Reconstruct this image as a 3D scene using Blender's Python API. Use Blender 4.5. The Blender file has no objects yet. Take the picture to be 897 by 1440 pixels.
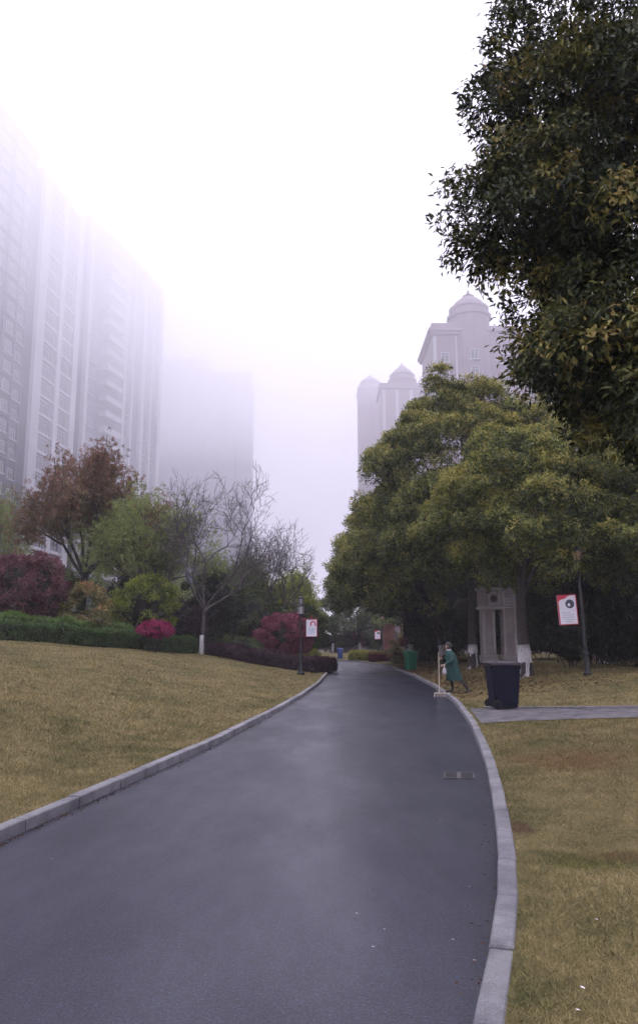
import bpy, math, random
import numpy as np
from mathutils import Vector, Matrix

S = bpy.context.scene
C = S.collection
R = math.radians

# ------------------------------------------------------------------ camera
cam = bpy.data.cameras.new('camera')
cam.sensor_fit = 'VERTICAL'
cam.sensor_height = 36.0
cam.lens = 27.0
cam.clip_start = 0.05
cam.clip_end = 3000
co = bpy.data.objects.new('camera', cam)
C.objects.link(co)
co.location = (0, 0, 1.55)
co.rotation_euler = (R(90 + 9.72), 0, 0)
S.camera = co

# ------------------------------------------------------------------ sky
SUN_EL, SUN_AZ = 70.0, -60.0        # azimuth from +Y, negative = towards -X
world = bpy.data.worlds.new('World')
S.world = world
world.use_nodes = True
wn, wl = world.node_tree.nodes, world.node_tree.links
wn.clear()
w_out = wn.new('ShaderNodeOutputWorld')
w_bg = wn.new('ShaderNodeBackground')
w_bg.inputs['Strength'].default_value = 0.10
w_sky = wn.new('ShaderNodeTexSky')
w_sky.sky_type = 'NISHITA'
w_sky.sun_disc = False
w_sky.sun_elevation = R(SUN_EL)
w_sky.sun_rotation = R(SUN_AZ)
w_sky.air_density = 1.0
w_sky.dust_density = 4.0
# thick overcast: luminance rises evenly from horizon to zenith, (1 + 2 sin h) / 3
w_tc = wn.new('ShaderNodeTexCoord')
w_sep = wn.new('ShaderNodeSeparateXYZ')
w_mr = wn.new('ShaderNodeMapRange')
w_mr.inputs['From Min'].default_value = 0.0
w_mr.inputs['From Max'].default_value = 1.0
w_mr.inputs['To Min'].default_value = 0.42
w_mr.inputs['To Max'].default_value = 1.0
w_vm = wn.new('ShaderNodeVectorMath')
w_vm.operation = 'SCALE'
w_vm.inputs[0].default_value = (19.8, 19.5, 21.6)
w_mix = wn.new('ShaderNodeMix')
w_mix.data_type = 'RGBA'
w_mix.inputs['Factor'].default_value = 0.93
wl.new(w_tc.outputs['Generated'], w_sep.inputs[0])
wl.new(w_sep.outputs['Z'], w_mr.inputs['Value'])
wl.new(w_mr.outputs['Result'], w_vm.inputs['Scale'])
wl.new(w_sky.outputs['Color'], w_mix.inputs['A'])
wl.new(w_vm.outputs['Vector'], w_mix.inputs['B'])
wl.new(w_mix.outputs['Result'], w_bg.inputs['Color'])
wl.new(w_bg.outputs['Background'], w_out.inputs['Surface'])

sun = bpy.data.lights.new('sun', 'SUN')
sun.energy = 1.0
sun.angle = R(40)
sun.color = (1.0, 0.96, 0.92)
so = bpy.data.objects.new('sun', sun)
C.objects.link(so)
sd = Vector((math.sin(R(SUN_AZ)) * math.cos(R(SUN_EL)), math.cos(R(SUN_AZ)) * math.cos(R(SUN_EL)), math.sin(R(SUN_EL))))
so.rotation_euler = sd.to_track_quat('Z', 'Y').to_euler()
so.location = (0, 0, 60)

S.view_settings.view_transform = 'Standard'
S.view_settings.look = 'None'
S.view_settings.exposure = 1.28
S.view_settings.gamma = 1.0
S.view_settings.use_curve_mapping = False
S.render.engine = 'CYCLES'
S.cycles.use_denoising = True
S.cycles.max_bounces = 6
S.cycles.diffuse_bounces = 3
S.cycles.glossy_bounces = 2
S.cycles.transmission_bounces = 4
S.cycles.transparent_max_bounces = 8
S.cycles.volume_bounces = 4

# ------------------------------------------------------------------ materials
MATS = {}


def _new(name):
    m = bpy.data.materials.new(name)
    m.use_nodes = True
    n = m.node_tree.nodes
    b = n['Principled BSDF']
    return m, n, m.node_tree.links, b


def noise(n, l, scale, detail=4, rough=0.55, vec=None, dim='3D'):
    t = n.new('ShaderNodeTexNoise')
    t.inputs['Scale'].default_value = scale
    t.inputs['Detail'].default_value = detail
    t.inputs['Roughness'].default_value = rough
    if vec is not None:
        l.new(vec, t.inputs['Vector'])
    return t


def ramp(n, stops, interp='LINEAR'):
    r = n.new('ShaderNodeValToRGB')
    r.color_ramp.interpolation = interp
    e = r.color_ramp.elements
    while len(e) < len(stops):
        e.new(0.5)
    for k, (p, c) in enumerate(stops):
        e[k].position = p
        e[k].color = (c[0], c[1], c[2], 1)
    return r


def mat(name, col, rough=0.6, var=0.15, scale=6.0, metal=0.0, bump=0.0, bscale=40.0, spec=0.5):
    """plain procedural surface: base colour with noise variation and fine bump"""
    if name in MATS:
        return MATS[name]
    m, n, l, b = _new(name)
    tc = n.new('ShaderNodeTexCoord')
    t = noise(n, l, scale, 5, 0.6, tc.outputs['Object'])
    lo = [max(0, c * (1 - var)) for c in col]
    hi = [c * (1 + var) for c in col]
    r = ramp(n, [(0.3, lo), (0.7, hi)])
    l.new(t.outputs['Fac'], r.inputs['Fac'])
    l.new(r.outputs['Color'], b.inputs['Base Color'])
    b.inputs['Roughness'].default_value = rough
    b.inputs['Metallic'].default_value = metal
    b.inputs['Specular IOR Level'].default_value = spec
    if bump:
        t2 = noise(n, l, bscale, 4, 0.6, tc.outputs['Object'])
        bp = n.new('ShaderNodeBump')
        bp.inputs['Strength'].default_value = bump
        bp.inputs['Distance'].default_value = 0.01
        l.new(t2.outputs['Fac'], bp.inputs['Height'])
        l.new(bp.outputs['Normal'], b.inputs['Normal'])
    MATS[name] = m
    return m


def leaf_mat(name, stops, rough=0.5, trans=0.22, spec=0.35):
    if name in MATS:
        return MATS[name]
    m, n, l, b = _new(name)
    a = n.new('ShaderNodeAttribute')
    a.attribute_name = 'tint'
    r = ramp(n, stops)
    l.new(a.outputs['Fac'], r.inputs['Fac'])
    l.new(r.outputs['Color'], b.inputs['Base Color'])
    b.inputs['Roughness'].default_value = rough
    b.inputs['Specular IOR Level'].default_value = spec
    tr = n.new('ShaderNodeBsdfTranslucent')
    l.new(r.outputs['Color'], tr.inputs['Color'])
    mx = n.new('ShaderNodeMixShader')
    mx.inputs[0].default_value = trans
    l.new(b.outputs[0], mx.inputs[1])
    l.new(tr.outputs[0], mx.inputs[2])
    l.new(mx.outputs[0], n['Material Output'].inputs['Surface'])
    MATS[name] = m
    return m


def grass_nodes(n, l, dry):
    """shared colour field of the lawn: straw, olive and reddish patches"""
    g = n.new('ShaderNodeNewGeometry')
    big = noise(n, l, 0.42, 4, 0.6, g.outputs['Position'])
    mid = noise(n, l, 2.1, 5, 0.65, g.outputs['Position'])
    fine = noise(n, l, 26, 4, 0.7, g.outputs['Position'])
    r1 = ramp(n, dry)
    ad = n.new('ShaderNodeMath')
    ad.operation = 'MULTIPLY_ADD'
    ad.inputs[1].default_value = 0.55
    l.new(mid.outputs['Fac'], ad.inputs[0])
    ml = n.new('ShaderNodeMath')
    ml.operation = 'MULTIPLY'
    ml.inputs[1].default_value = 0.45
    l.new(big.outputs['Fac'], ml.inputs[0])
    l.new(ml.outputs[0], ad.inputs[2])
    ad2 = n.new('ShaderNodeMath')
    ad2.operation = 'MULTIPLY_ADD'
    ad2.inputs[1].default_value = 0.35
    l.new(fine.outputs['Fac'], ad2.inputs[0])
    sb = n.new('ShaderNodeMath')
    sb.operation = 'SUBTRACT'
    sb.inputs[1].default_value = 0.175
    l.new(ad.outputs[0], sb.inputs[0])
    l.new(sb.outputs[0], ad2.inputs[2])
    l.new(ad2.outputs[0], r1.inputs['Fac'])
    col = r1
    for (cx, cy, sx, sy, c) in ((3.25, 10.1, 0.75, 0.9, (0.20, 0.105, 0.048)), (2.15, 5.75, 0.42, 0.22, (0.13, 0.075, 0.035)), (1.85, 5.6, 0.30, 0.22, (0.11, 0.115, 0.032)),
                                (1.62, 6.55, 0.12, 0.25, (0.12, 0.055, 0.045))):
        mp = n.new('ShaderNodeMapping')
        mp.vector_type = 'TEXTURE'
        mp.inputs['Location'].default_value = (cx, cy, 0.25)
        mp.inputs['Scale'].default_value = (sx, sy, 2.0)
        l.new(g.outputs['Position'], mp.inputs['Vector'])
        ln = n.new('ShaderNodeVectorMath')
        ln.operation = 'LENGTH'
        l.new(mp.outputs['Vector'], ln.inputs[0])
        m1 = n.new('ShaderNodeMath')
        m1.operation = 'MULTIPLY_ADD'
        m1.inputs[1].default_value = 1.6
        l.new(mid.outputs['Fac'], m1.inputs[0])
        l.new(ln.outputs['Value'], m1.inputs[2])
        mr = n.new('ShaderNodeMapRange')
        mr.inputs['From Min'].default_value = 1.2
        mr.inputs['From Max'].default_value = 2.0
        mr.inputs['To Min'].default_value = 0.6
        mr.inputs['To Max'].default_value = 0.0
        l.new(m1.outputs[0], mr.inputs['Value'])
        mx = n.new('ShaderNodeMix')
        mx.data_type = 'RGBA'
        mx.inputs['B'].default_value = (*c, 1)
        l.new(mr.outputs[0], mx.inputs['Factor'])
        l.new(col.outputs[0] if col is r1 else col.outputs['Result'], mx.inputs['A'])
        col = mx
    return col.outputs['Result'], fine


DRY = [(0.30, (0.135, 0.080, 0.042)), (0.37, (0.122, 0.122, 0.048)), (0.50, (0.230, 0.190, 0.086)),
       (0.62, (0.305, 0.248, 0.120)), (0.70, (0.180, 0.188, 0.072))]


def soil_mat():
    m, n, l, b = _new('lawn_turf')
    r, fine = grass_nodes(n, l, DRY)
    hs = n.new('ShaderNodeHueSaturation')
    hs.inputs['Value'].default_value = 0.55  # turf darkened: shade in the gaps between blades put into its colour
    l.new(r, hs.inputs['Color'])
    l.new(hs.outputs['Color'], b.inputs['Base Color'])
    b.inputs['Roughness'].default_value = 0.95
    b.inputs['Specular IOR Level'].default_value = 0.1
    bp = n.new('ShaderNodeBump')
    bp.inputs['Strength'].default_value = 0.6
    bp.inputs['Distance'].default_value = 0.03
    l.new(fine.outputs['Fac'], bp.inputs['Height'])
    l.new(bp.outputs['Normal'], b.inputs['Normal'])
    return m


def blade_mat():
    m, n, l, b = _new('dry_grass_blade')
    r, fine = grass_nodes(n, l, DRY)
    a = n.new('ShaderNodeAttribute')
    a.attribute_name = 'tint'
    mr = n.new('ShaderNodeMapRange')
    mr.inputs['To Min'].default_value = 0.5
    mr.inputs['To Max'].default_value = 1.6
    l.new(a.outputs['Fac'], mr.inputs['Value'])
    hs = n.new('ShaderNodeHueSaturation')
    l.new(mr.outputs[0], hs.inputs['Value'])
    l.new(r, hs.inputs['Color'])
    l.new(hs.outputs['Color'], b.inputs['Base Color'])
    b.inputs['Roughness'].default_value = 0.8
    b.inputs['Specular IOR Level'].default_value = 0.15
    return m


def asphalt_mat():
    m, n, l, b = _new('damp_asphalt')
    g = n.new('ShaderNodeNewGeometry')
    mp = n.new('ShaderNodeMapping')
    mp.inputs['Scale'].default_value = (1.0, 0.35, 1.0)
    l.new(g.outputs['Position'], mp.inputs['Vector'])
    streak = noise(n, l, 0.9, 5, 0.6, mp.outputs['Vector'])
    grit = noise(n, l, 75, 3, 0.85, g.outputs['Position'])
    vor = n.new('ShaderNodeTexVoronoi')
    vor.inputs['Scale'].default_value = 70
    l.new(g.outputs['Position'], vor.inputs['Vector'])
    c1 = ramp(n, [(0.38, (0.004, 0.004, 0.008)), (0.50, (0.0125, 0.0135, 0.029)), (0.62, (0.046, 0.048, 0.078))])
    l.new(grit.outputs['Fac'], c1.inputs['Fac'])
    cell = n.new('ShaderNodeTexVoronoi')
    cell.inputs['Scale'].default_value = 125
    l.new(g.outputs['Position'], cell.inputs['Vector'])
    csep = n.new('ShaderNodeSeparateColor')
    l.new(cell.outputs['Color'], csep.inputs[0])
    cmr = n.new('ShaderNodeMapRange')
    cmr.inputs['To Min'].default_value = 0.0
    cmr.inputs['To Max'].default_value = 1.75
    l.new(csep.outputs[0], cmr.inputs['Value'])
    c2 = ramp(n, [(0.35, (0.85, 0.85, 0.87)), (0.65, (1.12, 1.11, 1.13))])
    l.new(streak.outputs['Fac'], c2.inputs['Fac'])
    mu = n.new('ShaderNodeMix')
    mu.data_type = 'RGBA'
    mu.blend_type = 'MULTIPLY'
    mu.inputs['Factor'].default_value = 1
    l.new(c1.outputs['Color'], mu.inputs['A'])
    l.new(c2.outputs['Color'], mu.inputs['B'])
    mc = n.new('ShaderNodeVectorMath')
    mc.operation = 'SCALE'
    l.new(mu.outputs['Result'], mc.inputs[0])
    l.new(cmr.outputs[0], mc.inputs['Scale'])
    l.new(mc.outputs['Vector'], b.inputs['Base Color'])
    rr = n.new('ShaderNodeMapRange')
    rr.inputs['From Min'].default_value = 0.35
    rr.inputs['From Max'].default_value = 0.65
    rr.inputs['To Min'].default_value = 0.62
    rr.inputs['To Max'].default_value = 0.36
    l.new(streak.outputs['Fac'], rr.inputs['Value'])
    l.new(rr.outputs[0], b.inputs['Roughness'])
    b.inputs['Specular IOR Level'].default_value = 0.25
    # thin film of moisture
    b.inputs['Coat Weight'].default_value = 0.55
    b.inputs['Coat Roughness'].default_value = 0.30
    b.inputs['Coat IOR'].default_value = 1.33
    bp = n.new('ShaderNodeBump')
    bp.inputs['Strength'].default_value = 0.1
    bp.inputs['Distance'].default_value = 0.003
    l.new(vor.outputs['Distance'], bp.inputs['Height'])
    l.new(bp.outputs['Normal'], b.inputs['Normal'])
    return m


def stone_mat(name, col, speck=0.4, dirt=0.45):
    m, n, l, b = _new(name)
    g = n.new('ShaderNodeNewGeometry')
    sp = noise(n, l, 140, 3, 0.8, g.outputs['Position'])
    dt = noise(n, l, 3.2, 5, 0.65, g.outputs['Position'])
    r1 = ramp(n, [(0.33, [c * (1 - speck) for c in col]), (0.5, col), (0.68, [c * (1 + speck) for c in col])])
    r2 = ramp(n, [(0.36, (1 - dirt, 1 - dirt, 1 - dirt * 0.9)), (0.58, (1, 1, 1))])
    l.new(sp.outputs['Fac'], r1.inputs['Fac'])
    l.new(dt.outputs['Fac'], r2.inputs['Fac'])
    mu = n.new('ShaderNodeMix')
    mu.data_type = 'RGBA'
    mu.blend_type = 'MULTIPLY'
    mu.inputs['Factor'].default_value = 1
    l.new(r1.outputs['Color'], mu.inputs['A'])
    l.new(r2.outputs['Color'], mu.inputs['B'])
    oi = n.new('ShaderNodeObjectInfo')
    hs = n.new('ShaderNodeHueSaturation')
    mr = n.new('ShaderNodeMapRange')
    mr.inputs['To Min'].default_value = 0.86
    mr.inputs['To Max'].default_value = 1.12
    l.new(oi.outputs['Random'], mr.inputs['Value'])
    l.new(mr.outputs[0], hs.inputs['Value'])
    l.new(mu.outputs['Result'], hs.inputs['Color'])
    l.new(hs.outputs['Color'], b.inputs['Base Color'])
    b.inputs['Roughness'].default_value = 0.75
    bp = n.new('ShaderNodeBump')
    bp.inputs['Strength'].default_value = 0.35
    bp.inputs['Distance'].default_value = 0.004
    l.new(sp.outputs['Fac'], bp.inputs['Height'])
    l.new(bp.outputs['Normal'], b.inputs['Normal'])
    return m


def whitewash_mat():
    m, n, l, b = _new('limewash')
    g = n.new('ShaderNodeNewGeometry')
    mp = n.new('ShaderNodeMapping')
    mp.inputs['Scale'].default_value = (14, 14, 3.0)
    l.new(g.outputs['Position'], mp.inputs['Vector'])
    t = noise(n, l, 1.6, 5, 0.7, mp.outputs['Vector'])
    r = ramp(n, [(0.34, (0.10, 0.09, 0.085)), (0.43, (0.50, 0.49, 0.50)), (0.7, (0.66, 0.65, 0.66))])
    l.new(t.outputs['Fac'], r.inputs['Fac'])
    l.new(r.outputs['Color'], b.inputs['Base Color'])
    b.inputs['Roughness'].default_value = 0.9
    bp = n.new('ShaderNodeBump')
    bp.inputs['Strength'].default_value = 0.6
    bp.inputs['Distance'].default_value = 0.02
    l.new(t.outputs['Fac'], bp.inputs['Height'])
    l.new(bp.outputs['Normal'], b.inputs['Normal'])
    return m


M_TURF, M_BLADE, M_ASPH = soil_mat(), blade_mat(), asphalt_mat()
M_KERB = stone_mat('kerb_granite', (0.205, 0.20, 0.212))
M_PATH = stone_mat('path_concrete', (0.115, 0.105, 0.11), 0.3, 0.8)
M_LIME = whitewash_mat()
M_BARK = mat('dark_bark', (0.040, 0.034, 0.031), 0.9, 0.4, 9, bump=0.7, bscale=30)
M_GREYBARK = mat('grey_bark', (0.085, 0.070, 0.074), 0.9, 0.3, 9, bump=0.5, bscale=30)
M_IRON = mat('painted_iron', (0.018, 0.020, 0.024), 0.5, 0.2, 8)
M_GLASS = mat('lantern_glass', (0.42, 0.41, 0.42), 0.25, 0.1, 8)
M_AMBER = mat('amber_glass', (0.55, 0.38, 0.26), 0.3, 0.15, 8)
M_SOIL = mat('bare_soil', (0.055, 0.038, 0.028), 0.95, 0.4, 3, bump=0.6, bscale=30)


# ------------------------------------------------------------------ mesh helpers
def link(name, me, m=None, parent=None):
    o = bpy.data.objects.new(name, me)
    C.objects.link(o)
    if m is not None and me is not None and not me.materials:
        me.materials.append(m)
    if parent is not None:
        o.parent = parent
    return o


def tag(o, label=None, cat=None, group=None, kind=None):
    if label:
        o['label'] = label
    if cat:
        o['category'] = cat
    if group:
        o['group'] = group
    if kind:
        o['kind'] = kind
    return o


def empty(name, loc=(0, 0, 0), rz=0.0, label=None, cat=None, group=None, kind=None):
    o = bpy.data.objects.new(name, None)
    C.objects.link(o)
    o.location = loc
    o.rotation_euler = (0, 0, rz)
    o.empty_display_size = 0.2
    return tag(o, label, cat, group, kind)


def copy_tree(o, parent=None):
    c = o.copy()
    C.objects.link(c)
    c.parent = parent
    for ch in list(o.children):
        copy_tree(ch, c)
    return c


class MB:
    """collects small shapes into one mesh"""

    def __init__(s):
        s.v, s.f = [], []

    def add(s, v, f):
        k = len(s.v)
        s.v.extend([tuple(p) for p in v])
        s.f.extend([tuple(i + k for i in q) for q in f])
        return s

    def box(s, x0, x1, y0, y1, z0, z1, tx=0.0, ty=0.0, bev=0.0):
        """box, top shrunk by tx / ty on each side"""
        if bev:
            return s.bevbox(x0, x1, y0, y1, z0, z1, bev)
        v = [(x0, y0, z0), (x1, y0, z0), (x1, y1, z0), (x0, y1, z0),
             (x0 + tx, y0 + ty, z1), (x1 - tx, y0 + ty, z1), (x1 - tx, y1 - ty, z1), (x0 + tx, y1 - ty, z1)]
        return s.add(v, [(3, 2, 1, 0), (4, 5, 6, 7), (0, 1, 5, 4), (1, 2, 6, 5), (2, 3, 7, 6), (3, 0, 4, 7)])

    def bevbox(s, x0, x1, y0, y1, z0, z1, b):
        v = []
        for (z, i) in ((z0, b), (z0 + b, 0), (z1 - b, 0), (z1, b)):
            v += [(x0 + i, y0 + i, z), (x1 - i, y0 + i, z), (x1 - i, y1 - i, z), (x0 + i, y1 - i, z)]
        f = [(3, 2, 1, 0), (12, 13, 14, 15)]
        for k in range(3):
            for j in range(4):
                a, c = k * 4 + j, k * 4 + (j + 1) % 4
                f.append((a, c, c + 4, a + 4))
        return s.add(v, f)

    def lathe(s, prof, n=12, c=(0, 0, 0), caps=True, sx=1.0, sy=1.0, ph=0.0):
        v = []
        for (r, z) in prof:
            for k in range(n):
                a = 2 * math.pi * k / n + ph
                v.append((c[0] + r * sx * math.cos(a), c[1] + r * sy * math.sin(a), c[2] + z))
        f = []
        for i in range(len(prof) - 1):
            for k in range(n):
                a, b = i * n + k, i * n + (k + 1) % n
                f.append((a, b, b + n, a + n))
        if caps:
            f.append(tuple(range(n - 1, -1, -1)))
            f.append(tuple(range((len(prof) - 1) * n, len(prof) * n)))
        return s.add(v, f)

    def tube(s, pts, rad, n=6):
        v, f = tube_np(pts, rad, n)
        return s.add(v, f)

    def build(s, name, m=None, parent=None, smooth=False):
        me = bpy.data.meshes.new(name)
        me.from_pydata(s.v, [], s.f)
        me.update()
        if smooth:
            me.polygons.foreach_set('use_smooth', [True] * len(me.polygons))
        return link(name, me, m, parent)


def tube_np(pts, rad, n=6):
    pts = [Vector(p) for p in pts]
    if not hasattr(rad, '__len__'):
        rad = [rad] * len(pts)
    v, f = [], []
    up = Vector((0, 0, 1))
    t0 = (pts[-1] - pts[0])
    ref = Vector((1, 0, 0)) if abs(t0.normalized().dot(up)) > 0.9 else up
    for i, p in enumerate(pts):
        t = (pts[min(i + 1, len(pts) - 1)] - pts[max(i - 1, 0)])
        t = t.normalized() if t.length > 1e-9 else up
        a = t.cross(ref)
        a = a.normalized() if a.length > 1e-6 else Vector((1, 0, 0))
        b = t.cross(a)
        for k in range(n):
            w = 2 * math.pi * k / n
            v.append(p + (a * math.cos(w) + b * math.sin(w)) * rad[i])
    for i in range(len(pts) - 1):
        for k in range(n):
            a, b = i * n + k, i * n + (k + 1) % n
            f.append((a, b, b + n, a + n))
    f.append(tuple(range(n)))
    f.append(tuple(range(len(pts) * n - 1, (len(pts) - 1) * n - 1, -1)))
    return v, f


def np_mesh(name, V, F, tint=None):
    """V (n,3) floats, F (m,k) ints, tint per face"""
    me = bpy.data.meshes.new(name)
    V = np.ascontiguousarray(V, dtype=np.float32)
    F = np.ascontiguousarray(F, dtype=np.int32)
    me.vertices.add(len(V))
    me.vertices.foreach_set('co', V.ravel())
    k = F.shape[1]
    me.loops.add(F.size)
    me.loops.foreach_set('vertex_index', F.ravel())
    me.polygons.add(len(F))
    me.polygons.foreach_set('loop_start', np.arange(0, F.size, k, dtype=np.int32))
    me.update(calc_edges=True)
    if tint is not None:
        a = me.attributes.new('tint', 'FLOAT', 'FACE')
        a.data.foreach_set('value', np.ascontiguousarray(tint, dtype=np.float32))
    return me


def unit(a):
    return a / np.maximum(np.linalg.norm(a, axis=-1, keepdims=True), 1e-9)


def leaf_mesh(name, P, D, N, L, W, tint):
    """one folded leaf of two triangles per row"""
    n = len(P)
    L = np.broadcast_to(np.asarray(L, dtype=float), (n,))[:, None]
    W = np.broadcast_to(np.asarray(W, dtype=float), (n,))[:, None]
    Sd = unit(np.cross(D, N))
    Nn = unit(np.cross(Sd, D))
    V = np.empty((n, 4, 3))
    V[:, 0] = P
    V[:, 1] = P + D * L * 0.45 + Sd * W * 0.5 + Nn * W * 0.22
    V[:, 2] = P + D * L - Nn * L * 0.08
    V[:, 3] = P + D * L * 0.45 - Sd * W * 0.5 + Nn * W * 0.22
    b = np.arange(n)[:, None] * 4
    F = np.concatenate([b + np.array([[0, 1, 2]]), b + np.array([[0, 2, 3]])], axis=1).reshape(-1, 3)
    return np_mesh(name, V.reshape(-1, 3), F, np.repeat(tint, 2))


def rosettes(rng, tips, outs, k, spread=0.9, droop=0.25, jit=0.0):
    """k leaves radiating from each twig tip; returns bases, directions, normals, tip index"""
    n = len(tips)
    idx = np.repeat(np.arange(n), k)
    o = outs[idx]
    D = unit(o * 0.55 + rng.normal(size=(n * k, 3)) * spread * 0.6)
    D[:, 2] -= droop * rng.random(n * k)
    D = unit(D)
    N = unit(o + np.array([0, 0, 0.7]) + rng.normal(size=(n * k, 3)) * 0.35)
    j = rng.normal(size=(n * k, 3)) * jit
    return tips[idx] + j, D, N, idx


# ------------------------------------------------------------------ layout of the drive
LK = np.array([(-4.4, -4), (-3.6, 0), (-2.95, 3.5), (-2.52, 6.42), (-2.33, 7.6), (-2.06, 9.33), (-1.61, 12.15), (-0.84, 19.2),
               (-0.4, 24.2), (0.04, 30.5), (0.46, 40.3), (0.65, 49.5), (0.55, 59.7), (0.05, 66.5), (-2, 71.0), (-8, 74.5), (-25, 77.5), (-60, 80)])
RK = np.array([(-1.5, -4), (-0.5, 0), (0.66, 3.49), (0.8, 3.89), (0.92, 4.32), (1.16, 5.26), (1.43, 6.53), (1.77, 8.28), (2.21, 10.71),
               (2.89, 15.25), (3.54, 20.54), (4.1, 28.06), (4.5, 37.7), (4.6, 52.5), (4.02, 61.8), (3.0, 67), (1.0, 72.5), (-6, 79.0),
               (-25, 82.5), (-60, 85)])


def smooth_curve(K, win):
    y = np.arange(-4, 79.9 if K is LK else 84.9, 0.1)
    x = np.interp(y, K[:, 1], K[:, 0])
    w = int(win / 0.1)
    ker = np.hanning(2 * w + 1)
    ker /= ker.sum()
    xp = np.concatenate([2 * x[0] - x[w:0:-1], x, 2 * x[-1] - x[-2:-w - 2:-1]])
    return y, np.convolve(xp, ker, 'valid')


LY, LX = smooth_curve(LK, 1.6)
RY, RX = smooth_curve(RK, 1.6)


def xl(y):
    return np.interp(y, LY, LX)


def xr(y):
    return np.interp(y, RY, RX)


KW, KH = 0.12, 0.10


def hl(x, y):
    s = np.maximum(0, xl(y) - x - 0.8)
    return 0.085 + 2.6 * np.tanh(0.155 * s / 2.6) + 0.02 * np.sin(x * 1.3 + y * 0.7) * np.clip(s, 0, 1)


def hr(x, y):
    s = np.maximum(0, x - xr(y))
    A = np.interp(y, [0, 5, 12, 14.4, 17.6, 22, 60, 100], [0.30, 0.34, 0.26, 0.12, 0.12, 0.55, 0.55, 0.3])
    und = 0.035 * np.sin(x * 2.1 + y * 1.1) + 0.03 * np.sin(x * 0.9 - y * 1.7 + 1)
    und = und * np.clip(s, 0, 1) * np.interp(y, [12.5, 14, 18, 20], [1, 0, 0, 1])
    return 0.085 + A * (1 - np.exp(-(s / 3.6) ** 2)) + und


# ground sheet to the horizon
ms = MB()
ms.add([(-640, -640, -0.06), (640, -640, -0.06), (640, 640, -0.06), (-640, 640, -0.06)], [(0, 1, 2, 3)])
tag(ms.build('ground', M_SOIL), 'bare ground under the whole estate', kind='structure')


def row_sheet(name, ys, xa, xb, nx, hf, m, power=1.0):
    t = np.linspace(0, 1, nx) ** power
    Y = np.repeat(ys, nx)
    A, B = xa(ys), xb(ys)
    X = (A[:, None] + (B - A)[:, None] * t[None, :]).ravel()
    Z = hf(X, Y)
    V = np.stack([X, Y, Z], 1)
    i = np.arange(len(ys) - 1)[:, None] * nx + np.arange(nx - 1)[None, :]
    i = i.ravel()
    F = np.stack([i, i + 1, i + nx + 1, i + nx], 1)
    me = np_mesh(name, V, F)
    me.polygons.foreach_set('use_smooth', [True] * len(F))
    return link(name, me, m)


tag(row_sheet('road', np.concatenate([np.arange(-3.9, 60, 0.5), np.arange(60, 84, 0.25)]), lambda y: xl(y), lambda y: xr(y), 9,
              lambda x, y: 0 * x, M_ASPH), 'curving damp grey asphalt drive', kind='structure')
tag(row_sheet('left_lawn', np.concatenate([np.arange(-3.9, 30, 0.35), np.arange(30, 79.5, 0.6)])[::-1], lambda y: xl(y) - KW * 0.8, lambda y: y * 0 - 70, 70,
              hl, M_TURF, 2.0), 'dry mown lawn rising left of the drive', kind='structure')
tag(row_sheet('right_lawn', np.concatenate([np.arange(-3.9, 30, 0.35), np.arange(30, 84, 0.6), np.arange(84.5, 125, 3)]), lambda y: np.where(y < 84, xr(y) + KW * 0.8, -62.0),
              lambda y: y * 0 + 75, 80, hr, M_TURF, 2.0), 'dry mown lawn with low mounds right of the drive', kind='structure')


# kerbs, stone by stone
def kerb(name, K, side, y_max, step, seed, label):
    rnd = random.Random(seed)
    root = empty(name, (0, 0, 0), 0, label, None, None, 'structure')
    ys, xs = (LY, LX) if side < 0 else (RY, RX)
    d = np.concatenate([[0], np.cumsum(np.hypot(np.diff(xs), np.diff(ys)))])
    d0 = np.interp(1.0, ys, d)
    d1 = d[-1] - 0.5 if y_max is None else np.interp(y_max, ys, d)
    mb = MB()
    mb.bevbox(-0.5, 0.5, 0, KW, -0.12, KH, 0.010)
    proto = None
    s = d0
    k = 0
    while s < d1 and k < 300:
        L = step if s < np.interp(40, ys, d) else step * 1.0
        a = Vector((np.interp(s, d, xs), np.interp(s, d, ys), 0))
        e = min(s + L, d[-1])
        b = Vector((np.interp(e, d, xs), np.interp(e, d, ys), 0))
        if proto is None:
            o = proto = mb.build('kerb_stone', M_KERB, root)
        else:
            o = proto.copy()
            C.objects.link(o)
        t = (b - a)
        ang = math.atan2(t.y, t.x)
        o.location = (a + b) / 2 + Vector((0, 0, rnd.uniform(-0.006, 0.006)))
        # local +y points away from the road
        o.rotation_euler = (rnd.uniform(-0.03, 0.03), rnd.uniform(-0.004, 0.004), (ang if side < 0 else ang + math.pi) + rnd.uniform(-0.008, 0.008))
        o.scale = (t.length - 0.012, 1, 1)
        s += L
        k += 1


kerb('left_kerb', LK, -1, None, 0.98, 3, 'pale granite kerb edging the left lawn')
kerb('right_kerb', RK, 1, None, 0.80, 4, 'pale granite kerb edging the right lawn')

# footpath joining the drive on the right
PATH_N = np.array([(2.98, 14.55), (3.7, 14.95), (5.0, 15.05), (7, 15.0), (10, 14.8), (16, 14.4), (24, 14.0)])
PATH_F = np.array([(3.42, 18.0), (4.1, 17.75), (5.4, 17.35), (7, 16.95), (10, 16.5), (16, 16.0), (24, 15.6)])


def path_near(x):
    return np.interp(x, PATH_N[:, 0], PATH_N[:, 1])


def path_far(x):
    return np.interp(x, PATH_F[:, 0], PATH_F[:, 1])


def in_path(x, y):
    return (x > 2.9) & (y > path_near(x) - 0.03) & (y < path_far(x) + 0.16)


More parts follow.
